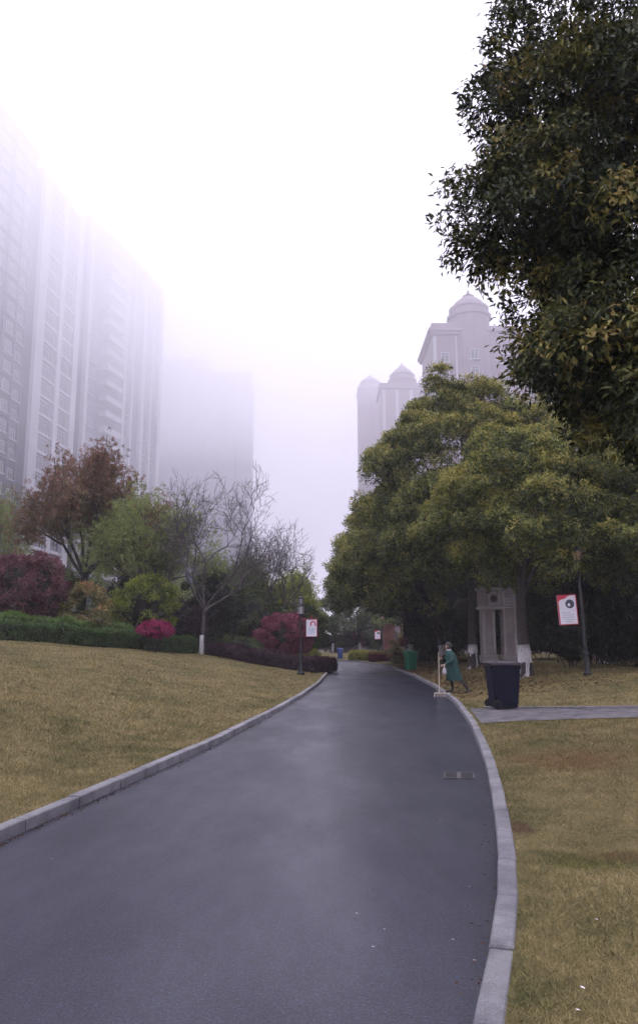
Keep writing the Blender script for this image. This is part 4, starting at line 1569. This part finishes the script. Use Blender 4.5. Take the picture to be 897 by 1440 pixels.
def lamp_two_tier(loc, label):
    root = empty('street_lamp', loc, 0, label, 'lamp')
    b = MB()
    b.lathe([(0.17, -0.05), (0.17, 0.10), (0.13, 0.13), (0.10, 0.30), (0.105, 0.34), (0.07, 0.40), (0.055, 0.75), (0.075, 0.78), (0.075, 0.82), (0.045, 0.86)], 12)
    b.build('base', M_IRON, root, False)
    b = MB()
    b.lathe([(0.045, 0.855), (0.036, 2.62), (0.06, 2.66), (0.03, 2.70), (0.10, 2.74)], 10)
    b.build('pole', M_IRON, root)
    b = MB()
    b.lathe([(0.11, 2.742), (0.16, 2.78)], 12)
    b.lathe([(0.18, 3.14), (0.185, 3.17), (0.12, 3.24)], 12)
    ring_cage(b, 0.155, 0.175, 2.78, 3.14)
    lo = b.build('lantern', M_IRON, root)
    g = MB()
    g.lathe([(0.13, 2.785), (0.15, 3.135)], 12)
    g.build('glass', M_GLASS, lo)
    b = MB()
    b.lathe([(0.10, 3.242), (0.12, 3.26)], 12)
    ring_cage(b, 0.115, 0.125, 3.26, 3.50)
    b.lathe([(0.15, 3.50), (0.15, 3.53), (0.06, 3.60), (0.02, 3.64), (0.012, 3.74)], 12)
    up = b.build('upper_lantern', M_IRON, root)
    g = MB()
    g.lathe([(0.09, 3.262), (0.10, 3.498)], 12)
    g.build('glass', M_GLASS, up)
    b = MB()
    for z in (2.55, 1.75):
        b.tube([(0.03, 0, z), (0.80, 0, z)], 0.012, 6)
    b.tube([(0.5, 0, 2.55), (0.5, 0, 2.72)], 0.02, 6)
    b.build('bracket', M_RED, root)
    return root


def banner(loc, w, h, label, style, rot=(0, 0, 0), group=None):
    """flat printed panel; local origin at its centre"""
    root = empty('banner', loc, 0, label, 'banner', group)
    root.rotation_euler = rot
    b = MB()
    b.box(-w / 2, w / 2, -0.012, 0.012, -h / 2, h / 2)
    b.build('panel', M_WHITE, root)
    t = w * 0.05

    def pr(x0, x1, z0, z1, m, nm, d=0.0):
        q = MB()
        q.box(x0, x1, -0.016 - d, -0.0125, z0, z1)
        return q.build(nm, m, root)

    if style == 'poster':
        pr(-w / 2, -w / 2 + t * 1.3, -h / 2, h / 2, M_RED, 'border')
        pr(w / 2 - t * 0.8, w / 2, -h / 2, h / 2, M_RED, 'border')
        pr(-w / 2 + t * 1.3, w / 2 - t * 0.8, h / 2 - t * 0.8, h / 2, M_RED, 'border')
        pr(-w / 2 + t * 1.3, w / 2 - t * 0.8, -h / 2, -h / 2 + t * 0.8, M_RED, 'border')
        q = MB()
        x0, z1 = -w / 2 + t * 1.3, h / 2 - t * 0.8
        pts = [(x0, z1), (x0, z1 - 0.20 * h), (x0 + 0.12 * w, z1 - 0.13 * h), (x0 + 0.34 * w, z1 - 0.10 * h), (x0 + 0.45 * w, z1 - 0.04 * h), (x0 + 0.62 * w, z1)]
        q.add([(x, -0.0185, z) for x, z in pts] + [(x, -0.0125, z) for x, z in pts],
              [tuple(range(6))] + [(k, (k + 1) % 6, 6 + (k + 1) % 6, 6 + k) for k in range(6)])
        q.build('corner_wave', M_RED, root)
        q = MB()
        q.lathe([(0.23 * w, 0.0125), (0.23 * w, 0.020)], 20)
        q.v = [(x + 0.14 * w, -z, y + 0.19 * h) for x, y, z in q.v]
        pc = q.build('round_picture', M_PHOTO, root)
        q = MB()
        q.lathe([(0.10 * w, 0.0203), (0.07 * w, 0.023)], 7)
        q.v = [(x * 0.8 + 0.09 * w, -z, y * 0.9 + 0.16 * h) for x, y, z in q.v]
        q.build('pale_figure', M_WHITE, pc)
        for k, (a, c) in enumerate(((-0.30, 0.10), (-0.28, 0.30), (-0.32, 0.28), (-0.18, 0.32), (-0.18, 0.20))):
            z = -h * (0.10 + 0.075 * k)
            pr(a * w, c * w, z - 0.008 * h, z + 0.008 * h, M_TEXT, 'print_line')
    else:
        pr(w / 2 - t * 0.8, w / 2, -h / 2, h / 2, M_RED, 'border')
        q = MB()
        q.box(-w / 2, w / 2, -0.0125 - 0.004, -0.0125, h / 2 - t * 0.5, h / 2)
        q.build('border', M_RED, root)
        # red arch
        v, f = [], []
        n = 14
        for k in range(n + 1):
            a = math.pi * k / n
            for r in (0.27 * w, 0.15 * w):
                for y in (-0.018, -0.0125):
                    v.append((0.12 * w + r * math.cos(a), y, 0.24 * h + r * math.sin(a) * 1.0))
        for k in range(n):
            a = k * 4
            f += [(a, a + 2, a + 6, a + 4), (a, a + 4, a + 5, a + 1), (a + 2, a + 3, a + 7, a + 6)]
        q = MB()
        q.add(v, f)
        q.box(-0.15 * w, -0.03 * w, -0.018, -0.0125, 0.12 * h, 0.239 * h)
        q.box(0.27 * w, 0.39 * w, -0.018, -0.0125, 0.12 * h, 0.239 * h)
        q.build('arch_print', M_RED, root)
        for k in range(5):
            z = -h * (0.02 + 0.075 * k)
            pr(-0.32 * w, (0.28, 0.32, 0.22, 0.30, 0.12)[k] * w, z - 0.018 * h, z + 0.018 * h, M_PRINT, 'print_line')
    return root


LX0, LY0 = -0.84, 36.2
zl = fl(LX0, LY0)
lamp_two_tier((LX0, LY0, zl), 'dark street lamp with two-tier lantern before the rose-red bush')
banner((LX0 + 0.50, LY0, zl + 2.14), 0.50, 0.78, 'small white banner with red arch hung from the two-tier lamp', 'arch')


def lamp_bowl(loc, lean, label, h=4.05, glass=None, arms=True):
    root = empty('street_lamp', loc, 0, label, 'lamp')
    root.rotation_euler = (0, lean, 0)
    b = MB()
    b.lathe([(0.15, -0.05), (0.15, 0.07), (0.11, 0.10), (0.085, 0.16), (0.080, 0.62), (0.10, 0.66), (0.10, 0.70), (0.055, 0.76)], 12)
    b.build('base', M_IRON, root)
    b = MB()
    b.lathe([(0.055, 0.755), (0.050, h * 0.5), (0.062, h * 0.5 + 0.02), (0.05, h * 0.5 + 0.04), (0.036, h - 0.50), (0.07, h - 0.46), (0.05, h - 0.40)], 10)
    b.build('pole', M_IRON, root)
    b = MB()
    b.lathe([(0.10, h - 0.397), (0.12, h - 0.37)], 12)
    b.lathe([(0.21, h - 0.06), (0.20, h - 0.02), (0.08, h + 0.10), (0.02, h + 0.18)], 12)
    ring_cage(b, 0.115, 0.19, h - 0.37, h - 0.06)
    lo = b.build('lantern', M_IRON, root)
    g = MB()
    g.lathe([(0.105, h - 0.368), (0.185, h - 0.062)], 12)
    g.build('glass', glass or M_AMBER, lo)
    if arms:
        b = MB()
        b.tube([(-0.85, 0, h * 0.605), (-0.04, 0, h * 0.605)], 0.012, 6)
        b.tube([(-0.85, 0, h * 0.375), (-0.04, 0, h * 0.375)], 0.012, 6)
        b.build('bracket', M_IRON, root)
    return root


zr = fr(8.55, 25)
lamp_bowl((8.55, 25.0, zr), R(-1.8), 'tall dark street lamp with amber lantern leaning beside the red-edged poster')
banner((8.02, 25.0, zr + 2.08), 0.62, 0.96, 'white poster banner with red border and round dark picture', 'poster', (0, R(-3.0), 0))
zf = fr(7.25, 55.2)
lamp_bowl((7.25, 55.2, zf), 0.0, 'far dark street lamp with white banner among the roadside trunks', h=4.0)
banner((6.85, 55.2, zf + 1.98), 0.62, 0.92, 'small white banner on the far lamp above the red-leaved bush', 'poster')
zf = fr(6.75, 84)
lamp_bowl((6.85, 84, zf), 0.0, 'farthest street lamp before the brick-red pillar', h=4.0)
banner((6.3, 84, zf + 1.98), 0.62, 0.92, 'tiny white banner beside the brick-red pillar', 'poster')
shrub('red_leaved_bush', (7.0, 56.6, fr(7.0, 56.6)), (0.9, 0.7, 0.95), LM_HEDGERED, 'red-leaved bush at the foot of the far banner lamp', 'bush', None, 300, tips=500, k=7, L=0.14, cl=30, r_cl=0.3, core=0.5, lift=0.2)
shrub('red_leaved_bush', (5.75, 57.5, fr(5.75, 57.5)), (0.6, 0.6, 0.8), LM_MIXED, 'salmon-leaved bush left of the far whitewashed trunk', 'bush', None, 301, tips=300, k=7, L=0.14, cl=24, r_cl=0.3, core=0.4)


def round_sign():
    root = empty('round_sign', (-0.12, 84.5, 0.1), 0, 'round white sign on a thin post beyond the bend', 'sign')
    b = MB()
    b.lathe([(0.03, -0.1), (0.03, 1.75)], 8)
    b.build('post', M_IRON, root)
    b = MB()
    b.lathe([(0.30, 0), (0.32, 0.02), (0.32, 0.04), (0.30, 0.05)], 18)
    b.v = [(x, -z - 0.03, y + 1.75) for x, y, z in b.v]
    b.build('disc', M_WHITE, root)


round_sign()


# ------------------------------------------------------------------ wheeled bins
def wheeled_bin(name, loc, rz, col, label, lid_col=None):
    m = mat(name + '_plastic', col, 0.55, 0.12, 6, bump=0.05, spec=0.2)
    ml = mat(name + '_lid_plastic', lid_col or col, 0.55, 0.12, 6, spec=0.25)
    root = empty(name, loc, rz, label, 'bin')
    b = MB()
    # tapered body, ribbed front, standing on a skirt
    prof = [(0.215, 0.255, 0.03), (0.225, 0.265, 0.10), (0.232, 0.27, 0.105), (0.272, 0.335, 0.86), (0.285, 0.35, 0.865), (0.287, 0.352, 0.93)]
    n = 4
    v = []
    for (hx, hy, z) in prof:
        c = 0.035
        v += [(-hx + c, -hy, z), (hx - c, -hy, z), (hx, -hy + c, z), (hx, hy - c, z), (hx - c, hy, z), (-hx + c, hy, z), (-hx, hy - c, z), (-hx, -hy + c, z)]
    f = []
    for i in range(len(prof) - 1):
        for k in range(8):
            a, c = i * 8 + k, i * 8 + (k + 1) % 8
            f.append((a, c, c + 8, a + 8))
    f.append(tuple(range(7, -1, -1)))
    b.add(v, f)
    b.build('body', m, root)
    for x in (-0.12, 0.12):
        q = MB()
        q.add([(x - 0.02, -0.285, 0.14), (x + 0.02, -0.285, 0.14), (x + 0.02, -0.350, 0.84), (x - 0.02, -0.350, 0.84),
               (x - 0.02, -0.262, 0.14), (x + 0.02, -0.262, 0.14), (x + 0.02, -0.327, 0.84), (x - 0.02, -0.327, 0.84)],
              [(0, 1, 2, 3), (0, 4, 5, 1), (1, 5, 6, 2), (2, 6, 7, 3), (3, 7, 4, 0)])
        q.build('rib', m, root)
    q = MB()
    L = []
    for (hx, y0, y1, z) in ((0.300, -0.375, 0.37, 0.933), (0.305, -0.385, 0.37, 0.955), (0.285, -0.35, 0.36, 1.0), (0.20, -0.22, 0.28, 1.045)):
        L += [(-hx, y0, z), (hx, y0, z), (hx, y1, z), (-hx, y1, z)]
    ff = [(3, 2, 1, 0), (12, 13, 14, 15)]
    for i in range(3):
        for k in range(4):
            a, c = i * 4 + k, i * 4 + (k + 1) % 4
            ff.append((a, c, c + 4, a + 4))
    q.add(L, ff)
    lid = q.build('lid', ml, root)
    q = MB()
    q.tube([(-0.24, 0.36, 0.97), (-0.24, 0.42, 0.99), (0.24, 0.42, 0.99), (0.24, 0.36, 0.97)], 0.016, 6)
    q.build('handle', ml, root)
    rub = mat('black_rubber', (0.012, 0.012, 0.013), 0.7, 0.2, 8)
    for x in (-0.30, 0.26):
        q = MB()
        q.lathe([(0.05, 0), (0.095, 0.005), (0.10, 0.02), (0.095, 0.045), (0.05, 0.05)], 16)
        q.v = [(x + z, y + 0.25, zz + 0.10) for zz, y, z in q.v]
        w = q.build('wheel', rub, root)
        q = MB()
        q.lathe([(0.045, -0.004), (0.045, 0.054)], 12)
        q.v = [(x + z, y + 0.25, zz + 0.10) for zz, y, z in q.v]
        q.build('hub', m, w)
    q = MB()
    q.tube([(-0.26, 0.25, 0.10), (0.28, 0.25, 0.10)], 0.012, 6)
    q.build('axle', M_IRON, root)
    return root


wheeled_bin('wheeled_bin', (4.14, 17.72, fr(4.14, 17.72) + 0.03), R(97), (0.006, 0.007, 0.020), 'dark navy wheeled bin standing on the footpath corner', (0.030, 0.022, 0.030))
wheeled_bin('green_bin', (4.98, 42.6, fr(4.98, 42.6)), R(15), (0.010, 0.12, 0.062), 'green wheeled bin by the kerb before the whitewashed trunks')
wheeled_bin('blue_bin', (1.98, 73.4, 0.09), R(0), (0.055, 0.085, 0.26), 'small blue wheeled bin at the far bend of the drive')


# ------------------------------------------------------------------ drain in the road
def drain():
    root = empty('drain_grate', (1.66, 9.52, 0.0), R(-11), 'pair of square iron drain grates set in the drive', 'drain')
    root.scale = (0.88, 0.85, 1)
    b = MB()
    b.box(-0.205, 0.205, -0.26, 0.26, -0.05, 0.004)
    b.build('pit_shade', mat('drain_dark', (0.006, 0.006, 0.007), 0.8, 0.2, 8), root)  # dark slab in place of the open hole, its shade put into the colour
    for s in (-1, 1):
        cx = s * 0.103
        f = MB()
        for (a, c, d, e) in ((-0.098, 0.098, -0.255, -0.225), (-0.098, 0.098, 0.225, 0.255), (-0.098, -0.078, -0.225, 0.225), (0.078, 0.098, -0.225, 0.225)):
            f.box(cx + a, cx + c, d, e, 0.005, 0.013)
        fo = f.build('frame', mat('drain_frame', (0.075, 0.072, 0.08), 0.7, 0.2, 14), root)
        for k in range(7):
            y = -0.20 + 0.4 * k / 6
            q = MB()
            q.box(cx - 0.0775, cx + 0.0775, y - 0.012, y + 0.012, 0.005, 0.011)
            q.build('bar', mat('drain_iron', (0.035, 0.033, 0.038), 0.6, 0.3, 14), fo)


drain()


# ------------------------------------------------------------------ street cleaner
def cleaner():
    z0 = fr(4.05, 23.6) + 0.0
    X, Y = 4.02, 23.55
    root = empty('person', (X, Y, z0), 0, 'street cleaner in long green coat and dark trousers bent over a broom', 'person')
    skin = mat('skin', (0.42, 0.25, 0.18), 0.6, 0.08, 8)
    trous = mat('dark_trousers', (0.012, 0.012, 0.016), 0.85, 0.2, 8)
    green = mat('green_coat', (0.007, 0.055, 0.050), 0.75, 0.18, 5)
    J = {
        'pelvis': ((0.0, 0, 0.76), 0.125), 'waist': ((-0.03, 0, 0.92), 0.115), 'chest': ((-0.07, 0, 1.10), 0.13), 'neck': ((-0.11, 0, 1.235), 0.052),
        'jaw': ((-0.135, 0, 1.295), 0.068), 'head': ((-0.135, 0, 1.375), 0.092), 'crown': ((-0.125, 0, 1.44), 0.06),
        'hipL': ((0.0, 0.085, 0.70), 0.085), 'kneeL': ((-0.05, 0.09, 0.40), 0.055), 'ankL': ((0.0, 0.085, 0.09), 0.038), 'toeL': ((-0.14, 0.085, 0.035), 0.032),
        'hipR': ((0.02, -0.085, 0.70), 0.085), 'kneeR': ((0.17, -0.09, 0.42), 0.055), 'ankR': ((0.40, -0.095, 0.16), 0.038), 'toeR': ((0.37, -0.10, 0.035), 0.030),
        'shL': ((-0.08, 0.15, 1.17), 0.058), 'elL': ((-0.19, 0.20, 0.96), 0.042), 'wrL': ((-0.30, 0.06, 1.00), 0.028), 'palmL': ((-0.335, -0.02, 1.02), 0.030),
        'shR': ((-0.08, -0.15, 1.17), 0.058), 'elR': ((-0.05, -0.25, 0.94), 0.042), 'wrR': ((-0.27, -0.22, 0.83), 0.028), 'palmR': ((-0.335, -0.185, 0.80), 0.030),
    }
    E = [('pelvis', 'waist'), ('waist', 'chest'), ('chest', 'neck'), ('neck', 'jaw'), ('jaw', 'head'), ('head', 'crown'), ('pelvis', 'hipL'), ('hipL', 'kneeL'), ('kneeL', 'ankL'), ('ankL', 'toeL'),
         ('pelvis', 'hipR'), ('hipR', 'kneeR'), ('kneeR', 'ankR'), ('ankR', 'toeR'), ('chest', 'shL'), ('shL', 'elL'), ('elL', 'wrL'), ('wrL', 'palmL'), ('chest', 'shR'), ('shR', 'elR'),
         ('elR', 'wrR'), ('wrR', 'palmR')]
    # fingers curl round the broom handle
    for h, sg in (('L', 1), ('R', -1)):
        p = Vector(J['palm' + h][0])
        for k in range(4):
            a = p + Vector((-0.035, -0.012 * sg, 0.03 - 0.02 * k))
            c = a + Vector((-0.028, -0.03 * sg, -0.006 - 0.003 * (k % 2)))
            J[f'f{h}{k}a'] = (tuple(a), 0.0095)
            J[f'f{h}{k}b'] = (tuple(c), 0.008)
            E += [('palm' + h, f'f{h}{k}a'), (f'f{h}{k}a', f'f{h}{k}b')]
        a = p + Vector((0.0, -0.035 * sg, 0.03))
        J[f't{h}'] = (tuple(a), 0.010)
        E.append(('palm' + h, f't{h}'))
    names = list(J)
    me = bpy.data.meshes.new('body')
    me.from_pydata([J[k][0] for k in names], [(names.index(a), names.index(b)) for a, b in E], [])
    o = link('body', me, None, root)
    md = o.modifiers.new('skin', 'SKIN')
    for i, k in enumerate(names):
        r = J[k][1]
        me.skin_vertices[0].data[i].radius = (r, r)
    me.skin_vertices[0].data[names.index('pelvis')].use_root = True
    sb = o.modifiers.new('smooth', 'SUBSURF')
    sb.levels = sb.render_levels = 1
    # bake to a mesh so that skin and trousers can be assigned
    dg = bpy.context.evaluated_depsgraph_get()
    bm_ = bpy.data.meshes.new_from_object(o.evaluated_get(dg))
    o.modifiers.clear()
    o.data = bm_
    bm_.name = 'body'
    bm_.materials.clear()
    bm_.materials.append(skin)
    bm_.materials.append(trous)
    for p in bm_.polygons:
        p.use_smooth = True
        p.material_index = 1 if p.center.z < 0.79 and abs(p.center.x + 0.335) > 0.12 else 0
    # coat: lofted back, flared hem, sleeves
    b = MB()
    rings = [((0.035, 0, 0.36), 0.245, 0.225), ((0.03, 0, 0.38), 0.250, 0.23), ((0.01, 0, 0.62), 0.205, 0.215), ((-0.02, 0, 0.88), 0.175, 0.205), ((-0.06, 0, 1.08), 0.165, 0.215),
             ((-0.08, 0, 1.18), 0.13, 0.195), ((-0.10, 0, 1.235), 0.085, 0.10), ((-0.11, 0, 1.26), 0.065, 0.07)]
    n = 16
    v = []
    for i, (c, rx, ry) in enumerate(rings):
        for k in range(n):
            a = 2 * math.pi * k / n
            fold = 1 + (0.05 * math.sin(5 * a + 1) if i < 3 else 0)
            v.append((c[0] + rx * fold * math.cos(a), c[1] + ry * fold * math.sin(a), c[2]))
    f = [(i * n + k, i * n + (k + 1) % n, (i + 1) * n + (k + 1) % n, (i + 1) * n + k) for i in range(len(rings) - 1) for k in range(n)]
    b.add(v, f)
    for h in 'LR':
        b.tube([Vector(J['chest'][0]).lerp(Vector(J['sh' + h][0]), 0.6), J['sh' + h][0], Vector(J['sh' + h][0]).lerp(Vector(J['el' + h][0]), 0.5), J['el' + h][0],
                Vector(J['el' + h][0]).lerp(Vector(J['wr' + h][0]), 0.5), Vector(J['el' + h][0]).lerp(Vector(J['wr' + h][0]), 0.95)], [0.085, 0.085, 0.072, 0.066, 0.054, 0.046], 10)
    b.build('coat', green, root, True)
    b = MB()
    b.lathe([(0.074, 0), (0.080, 0.02), (0.066, 0.03)], 14, (-0.112, 0, 1.245))
    b.build('collar', M_WHITE, root, True)
    # dark hair and cap over the back of the head
    b = MB()
    prof = [(0.075, 1.30), (0.101, 1.335), (0.109, 1.39), (0.098, 1.45), (0.06, 1.492), (0.01, 1.507)]
    b.lathe(prof, 16, (-0.120, 0, 0))
    b.v = [(x if x > -0.19 or z > 1.43 else -0.17, y, z) for x, y, z in b.v]
    b.build('hair', mat('black_hair', (0.010, 0.009, 0.010), 0.6, 0.3, 20), root, True)
    # face: nose, eyes, mouth and ears on the far-left side of the head
    b = MB()
    b.lathe([(0.018, 0), (0.014, 0.02), (0.004, 0.045)], 8, (0, 0, 0))
    b.v = [(x - 0.222, y, z + 1.345) for x, y, z in b.v]
    b.build('nose', skin, root, True)
    for s in (-1, 1):
        b = MB()
        b.lathe([(0.004, -0.008), (0.011, 0), (0.004, 0.008)], 8, (-0.214, 0.034 * s, 1.385))
        b.build('eye', mat('eye_dark', (0.02, 0.015, 0.012), 0.3, 0.1, 8), root, True)
        b = MB()
        b.lathe([(0.006, -0.028), (0.018, -0.005), (0.02, 0.012), (0.008, 0.028)], 8, (-0.135, 0.098 * s, 1.36))
        b.build('ear', skin, root, True)
    b = MB()
    b.box(-0.206, -0.196, -0.022, 0.022, 1.312, 1.319)
    b.build('mouth', mat('lips', (0.28, 0.10, 0.09), 0.6, 0.1, 8), root)
    sh = mat('black_shoe', (0.010, 0.010, 0.011), 0.6, 0.2, 9)
    for (x, y, zz, p) in ((-0.05, 0.085, 0.02, 0.0), (0.40, -0.098, 0.055, 0.9)):
        b = MB()
        b.bevbox(-0.17, 0.07, -0.045, 0.045, -0.03, 0.055, 0.02)
        q = b.build('shoe', sh, root, True)
        q.location = (x, y, zz)
        q.rotation_euler = (0, -p, 0)
    # broom held in both hands
    bz = 0.0
    root2 = empty('broom', (3.62, 23.2, bz), 0, 'pale straw broom held by the street cleaner, its head on the drive', 'broom')
    a = Vector((X - 0.42, Y - 0.02, z0 + 1.20)) - Vector((3.62, 23.2, bz))
    c = Vector((-0.08, 0.02, 0.12))
    b = MB()
    b.tube([a, a.lerp(c, 0.5), c], [0.013, 0.014, 0.015], 8)
    b.build('handle', mat('bamboo', (0.46, 0.40, 0.32), 0.6, 0.15, 10), root2)
    b = MB()
    b.bevbox(-0.24, 0.24, -0.035, 0.035, 0.085, 0.125, 0.01)
    b.build('head', mat('bamboo', (0.46, 0.40, 0.32)), root2)
    rnd = random.Random(9)
    b = MB()
    for k in range(60):
        x = rnd.uniform(-0.23, 0.23)
        y = rnd.uniform(-0.03, 0.03)
        b.tube([(x, y, 0.09), (x * 1.12, y * 2.2 - 0.02, 0.006)], [0.006, 0.004], 4)
    b.build('bristle_pack', mat('straw', (0.44, 0.38, 0.36), 0.8, 0.2, 12), root2)
    # white litter bag
    root3 = empty('litter_bag', (X - 0.30, Y - 0.24, z0 + 0.42), 0, 'white plastic litter bag hanging from the cleaner\'s hand', 'bag')
    b = MB()
    b.lathe([(0.015, 0.12), (0.05, 0.14), (0.058, 0.21), (0.04, 0.29), (0.014, 0.34), (0.02, 0.40)], 10, (0, 0, 0), True, 1.0, 0.6)
    b.v = [(x * (1 + 0.12 * math.sin(9 * z + 4 * y)), y * (1 + 0.1 * math.sin(13 * z)), z) for x, y, z in b.v]
    b.build('sack', mat('sack_plastic', (0.42, 0.41, 0.43), 0.5, 0.15, 9), root3, True)


cleaner()

# ------------------------------------------------------------------ leaf litter
LM_LITTER = leaf_mat('dead_leaf', [(0.0, (0.045, 0.024, 0.014)), (0.5, (0.120, 0.062, 0.032)), (1.0, (0.21, 0.125, 0.060))], 0.8, 0.05, 0.15)


def litter(name, X, Y, Z, L, seed, label):
    rng = np.random.default_rng(seed)
    n = len(X)
    a = rng.uniform(0, 6.28, n)
    D = unit(np.stack([np.cos(a), np.sin(a), rng.normal(size=n) * 0.25], 1))
    N = unit(np.array([0, 0, 1.0]) + rng.normal(size=(n, 3)) * 0.3)
    me = leaf_mesh(name, np.stack([X, Y, Z], 1), D, N, L * rng.uniform(0.5, 1.3, n), L * 0.5, rng.random(n))
    tag(link(name, me, LM_LITTER), label, 'leaves', None, 'stuff')


rg = np.random.default_rng(5)
yy = rg.uniform(21, 56, 9000)
xx = xr(yy) + KW + 0.05 + np.abs(rg.normal(size=9000)) * 2.6
litter('leaf_litter', xx, yy, hr(xx, yy) + 0.02, 0.11, 6, 'brown fallen leaves strewn under the right-hand trees')
yy = 3.2 * (45 / 3.2) ** rg.random(220)
xx = xr(yy) - 0.015 - np.abs(rg.normal(size=220)) * 0.07
litter('leaf_litter', xx, yy, 0 * xx + 0.004, 0.022, 7, 'crumbs of dead leaf gathered along the right kerb')
yy = 5.0 * (45 / 5.0) ** rg.random(700)
xx = xl(yy) + 0.015 + np.abs(rg.normal(size=700)) * 0.05
litter('leaf_litter', xx, yy, 0 * xx + 0.004, 0.03, 8, 'crumbs of dead leaf gathered along the left kerb')

# ------------------------------------------------------------------ fallen petals
pm = mat('petal', (0.72, 0.66, 0.68), 0.7, 0.1, 20)
PB = MB()
PB.add([(-0.014, 0, 0.001), (0, -0.009, 0.004), (0.015, 0, 0.006), (0, 0.009, 0.004), (0, 0, 0.002)], [(0, 1, 4), (1, 2, 4), (2, 3, 4), (3, 0, 4)])
pp = None
rndp = random.Random(2)
for (x, y, lawn) in [(1.08, 7.2, 0), (1.34, 6.0, 0), (0.97, 5.3, 0), (0.36, 4.55, 0), (0.71, 4.4, 0), (0.77, 4.13, 0), (0.83, 3.8, 0), (0.28, 4.3, 0), (-1.95, 5.95, 0), (0.22, 4.8, 0),
                     (2.0, 4.86, 1), (1.43, 4.26, 1), (1.11, 3.53, 1), (1.03, 3.35, 1)]:
    if pp is None:
        o = pp = PB.build('fallen_petal', pm)
    else:
        o = pp.copy()
        C.objects.link(o)
    if lawn:
        tag(o, 'white petal fallen on the dry grass of the right lawn', 'petal', 'petals on the lawn')
    else:
        tag(o, 'white petal fallen on the dark asphalt of the drive', 'petal', 'petals on the drive')
    o.location = (x, y, (fr(x, y) + 0.02) if lawn else 0.001)
    o.rotation_euler = (0, 0, rndp.uniform(0, 6))
    o.scale = (rndp.uniform(0.55, 0.95),) * 3

# ------------------------------------------------------------------ fog
def haze(name, z0, z1, ext, dens, label):
    m = bpy.data.materials.new('fog_' + label.split()[0])
    m.use_nodes = True
    n = m.node_tree.nodes
    n.clear()
    out = n.new('ShaderNodeOutputMaterial')
    v = n.new('ShaderNodeVolumePrincipled')
    v.inputs['Color'].default_value = (0.952, 0.938, 1.0, 1)
    v.inputs['Density'].default_value = dens
    v.inputs['Anisotropy'].default_value = 0.2
    m.node_tree.links.new(v.outputs[0], out.inputs['Volume'])
    b = MB()
    b.box(-ext, ext, -ext, ext, z0, z1)
    return tag(b.build(name, m), label, 'haze', None, 'stuff')


haze('haze', -1.06, 90, 650, 0.0008, 'thin pale mist over the whole estate')
haze('haze', 19.0, 88.8, 645, 0.0100, 'low cloud base drifting round the towers')
haze('haze', 48.0, 89, 640, 0.0220, 'dense cloud swallowing the tower tops')
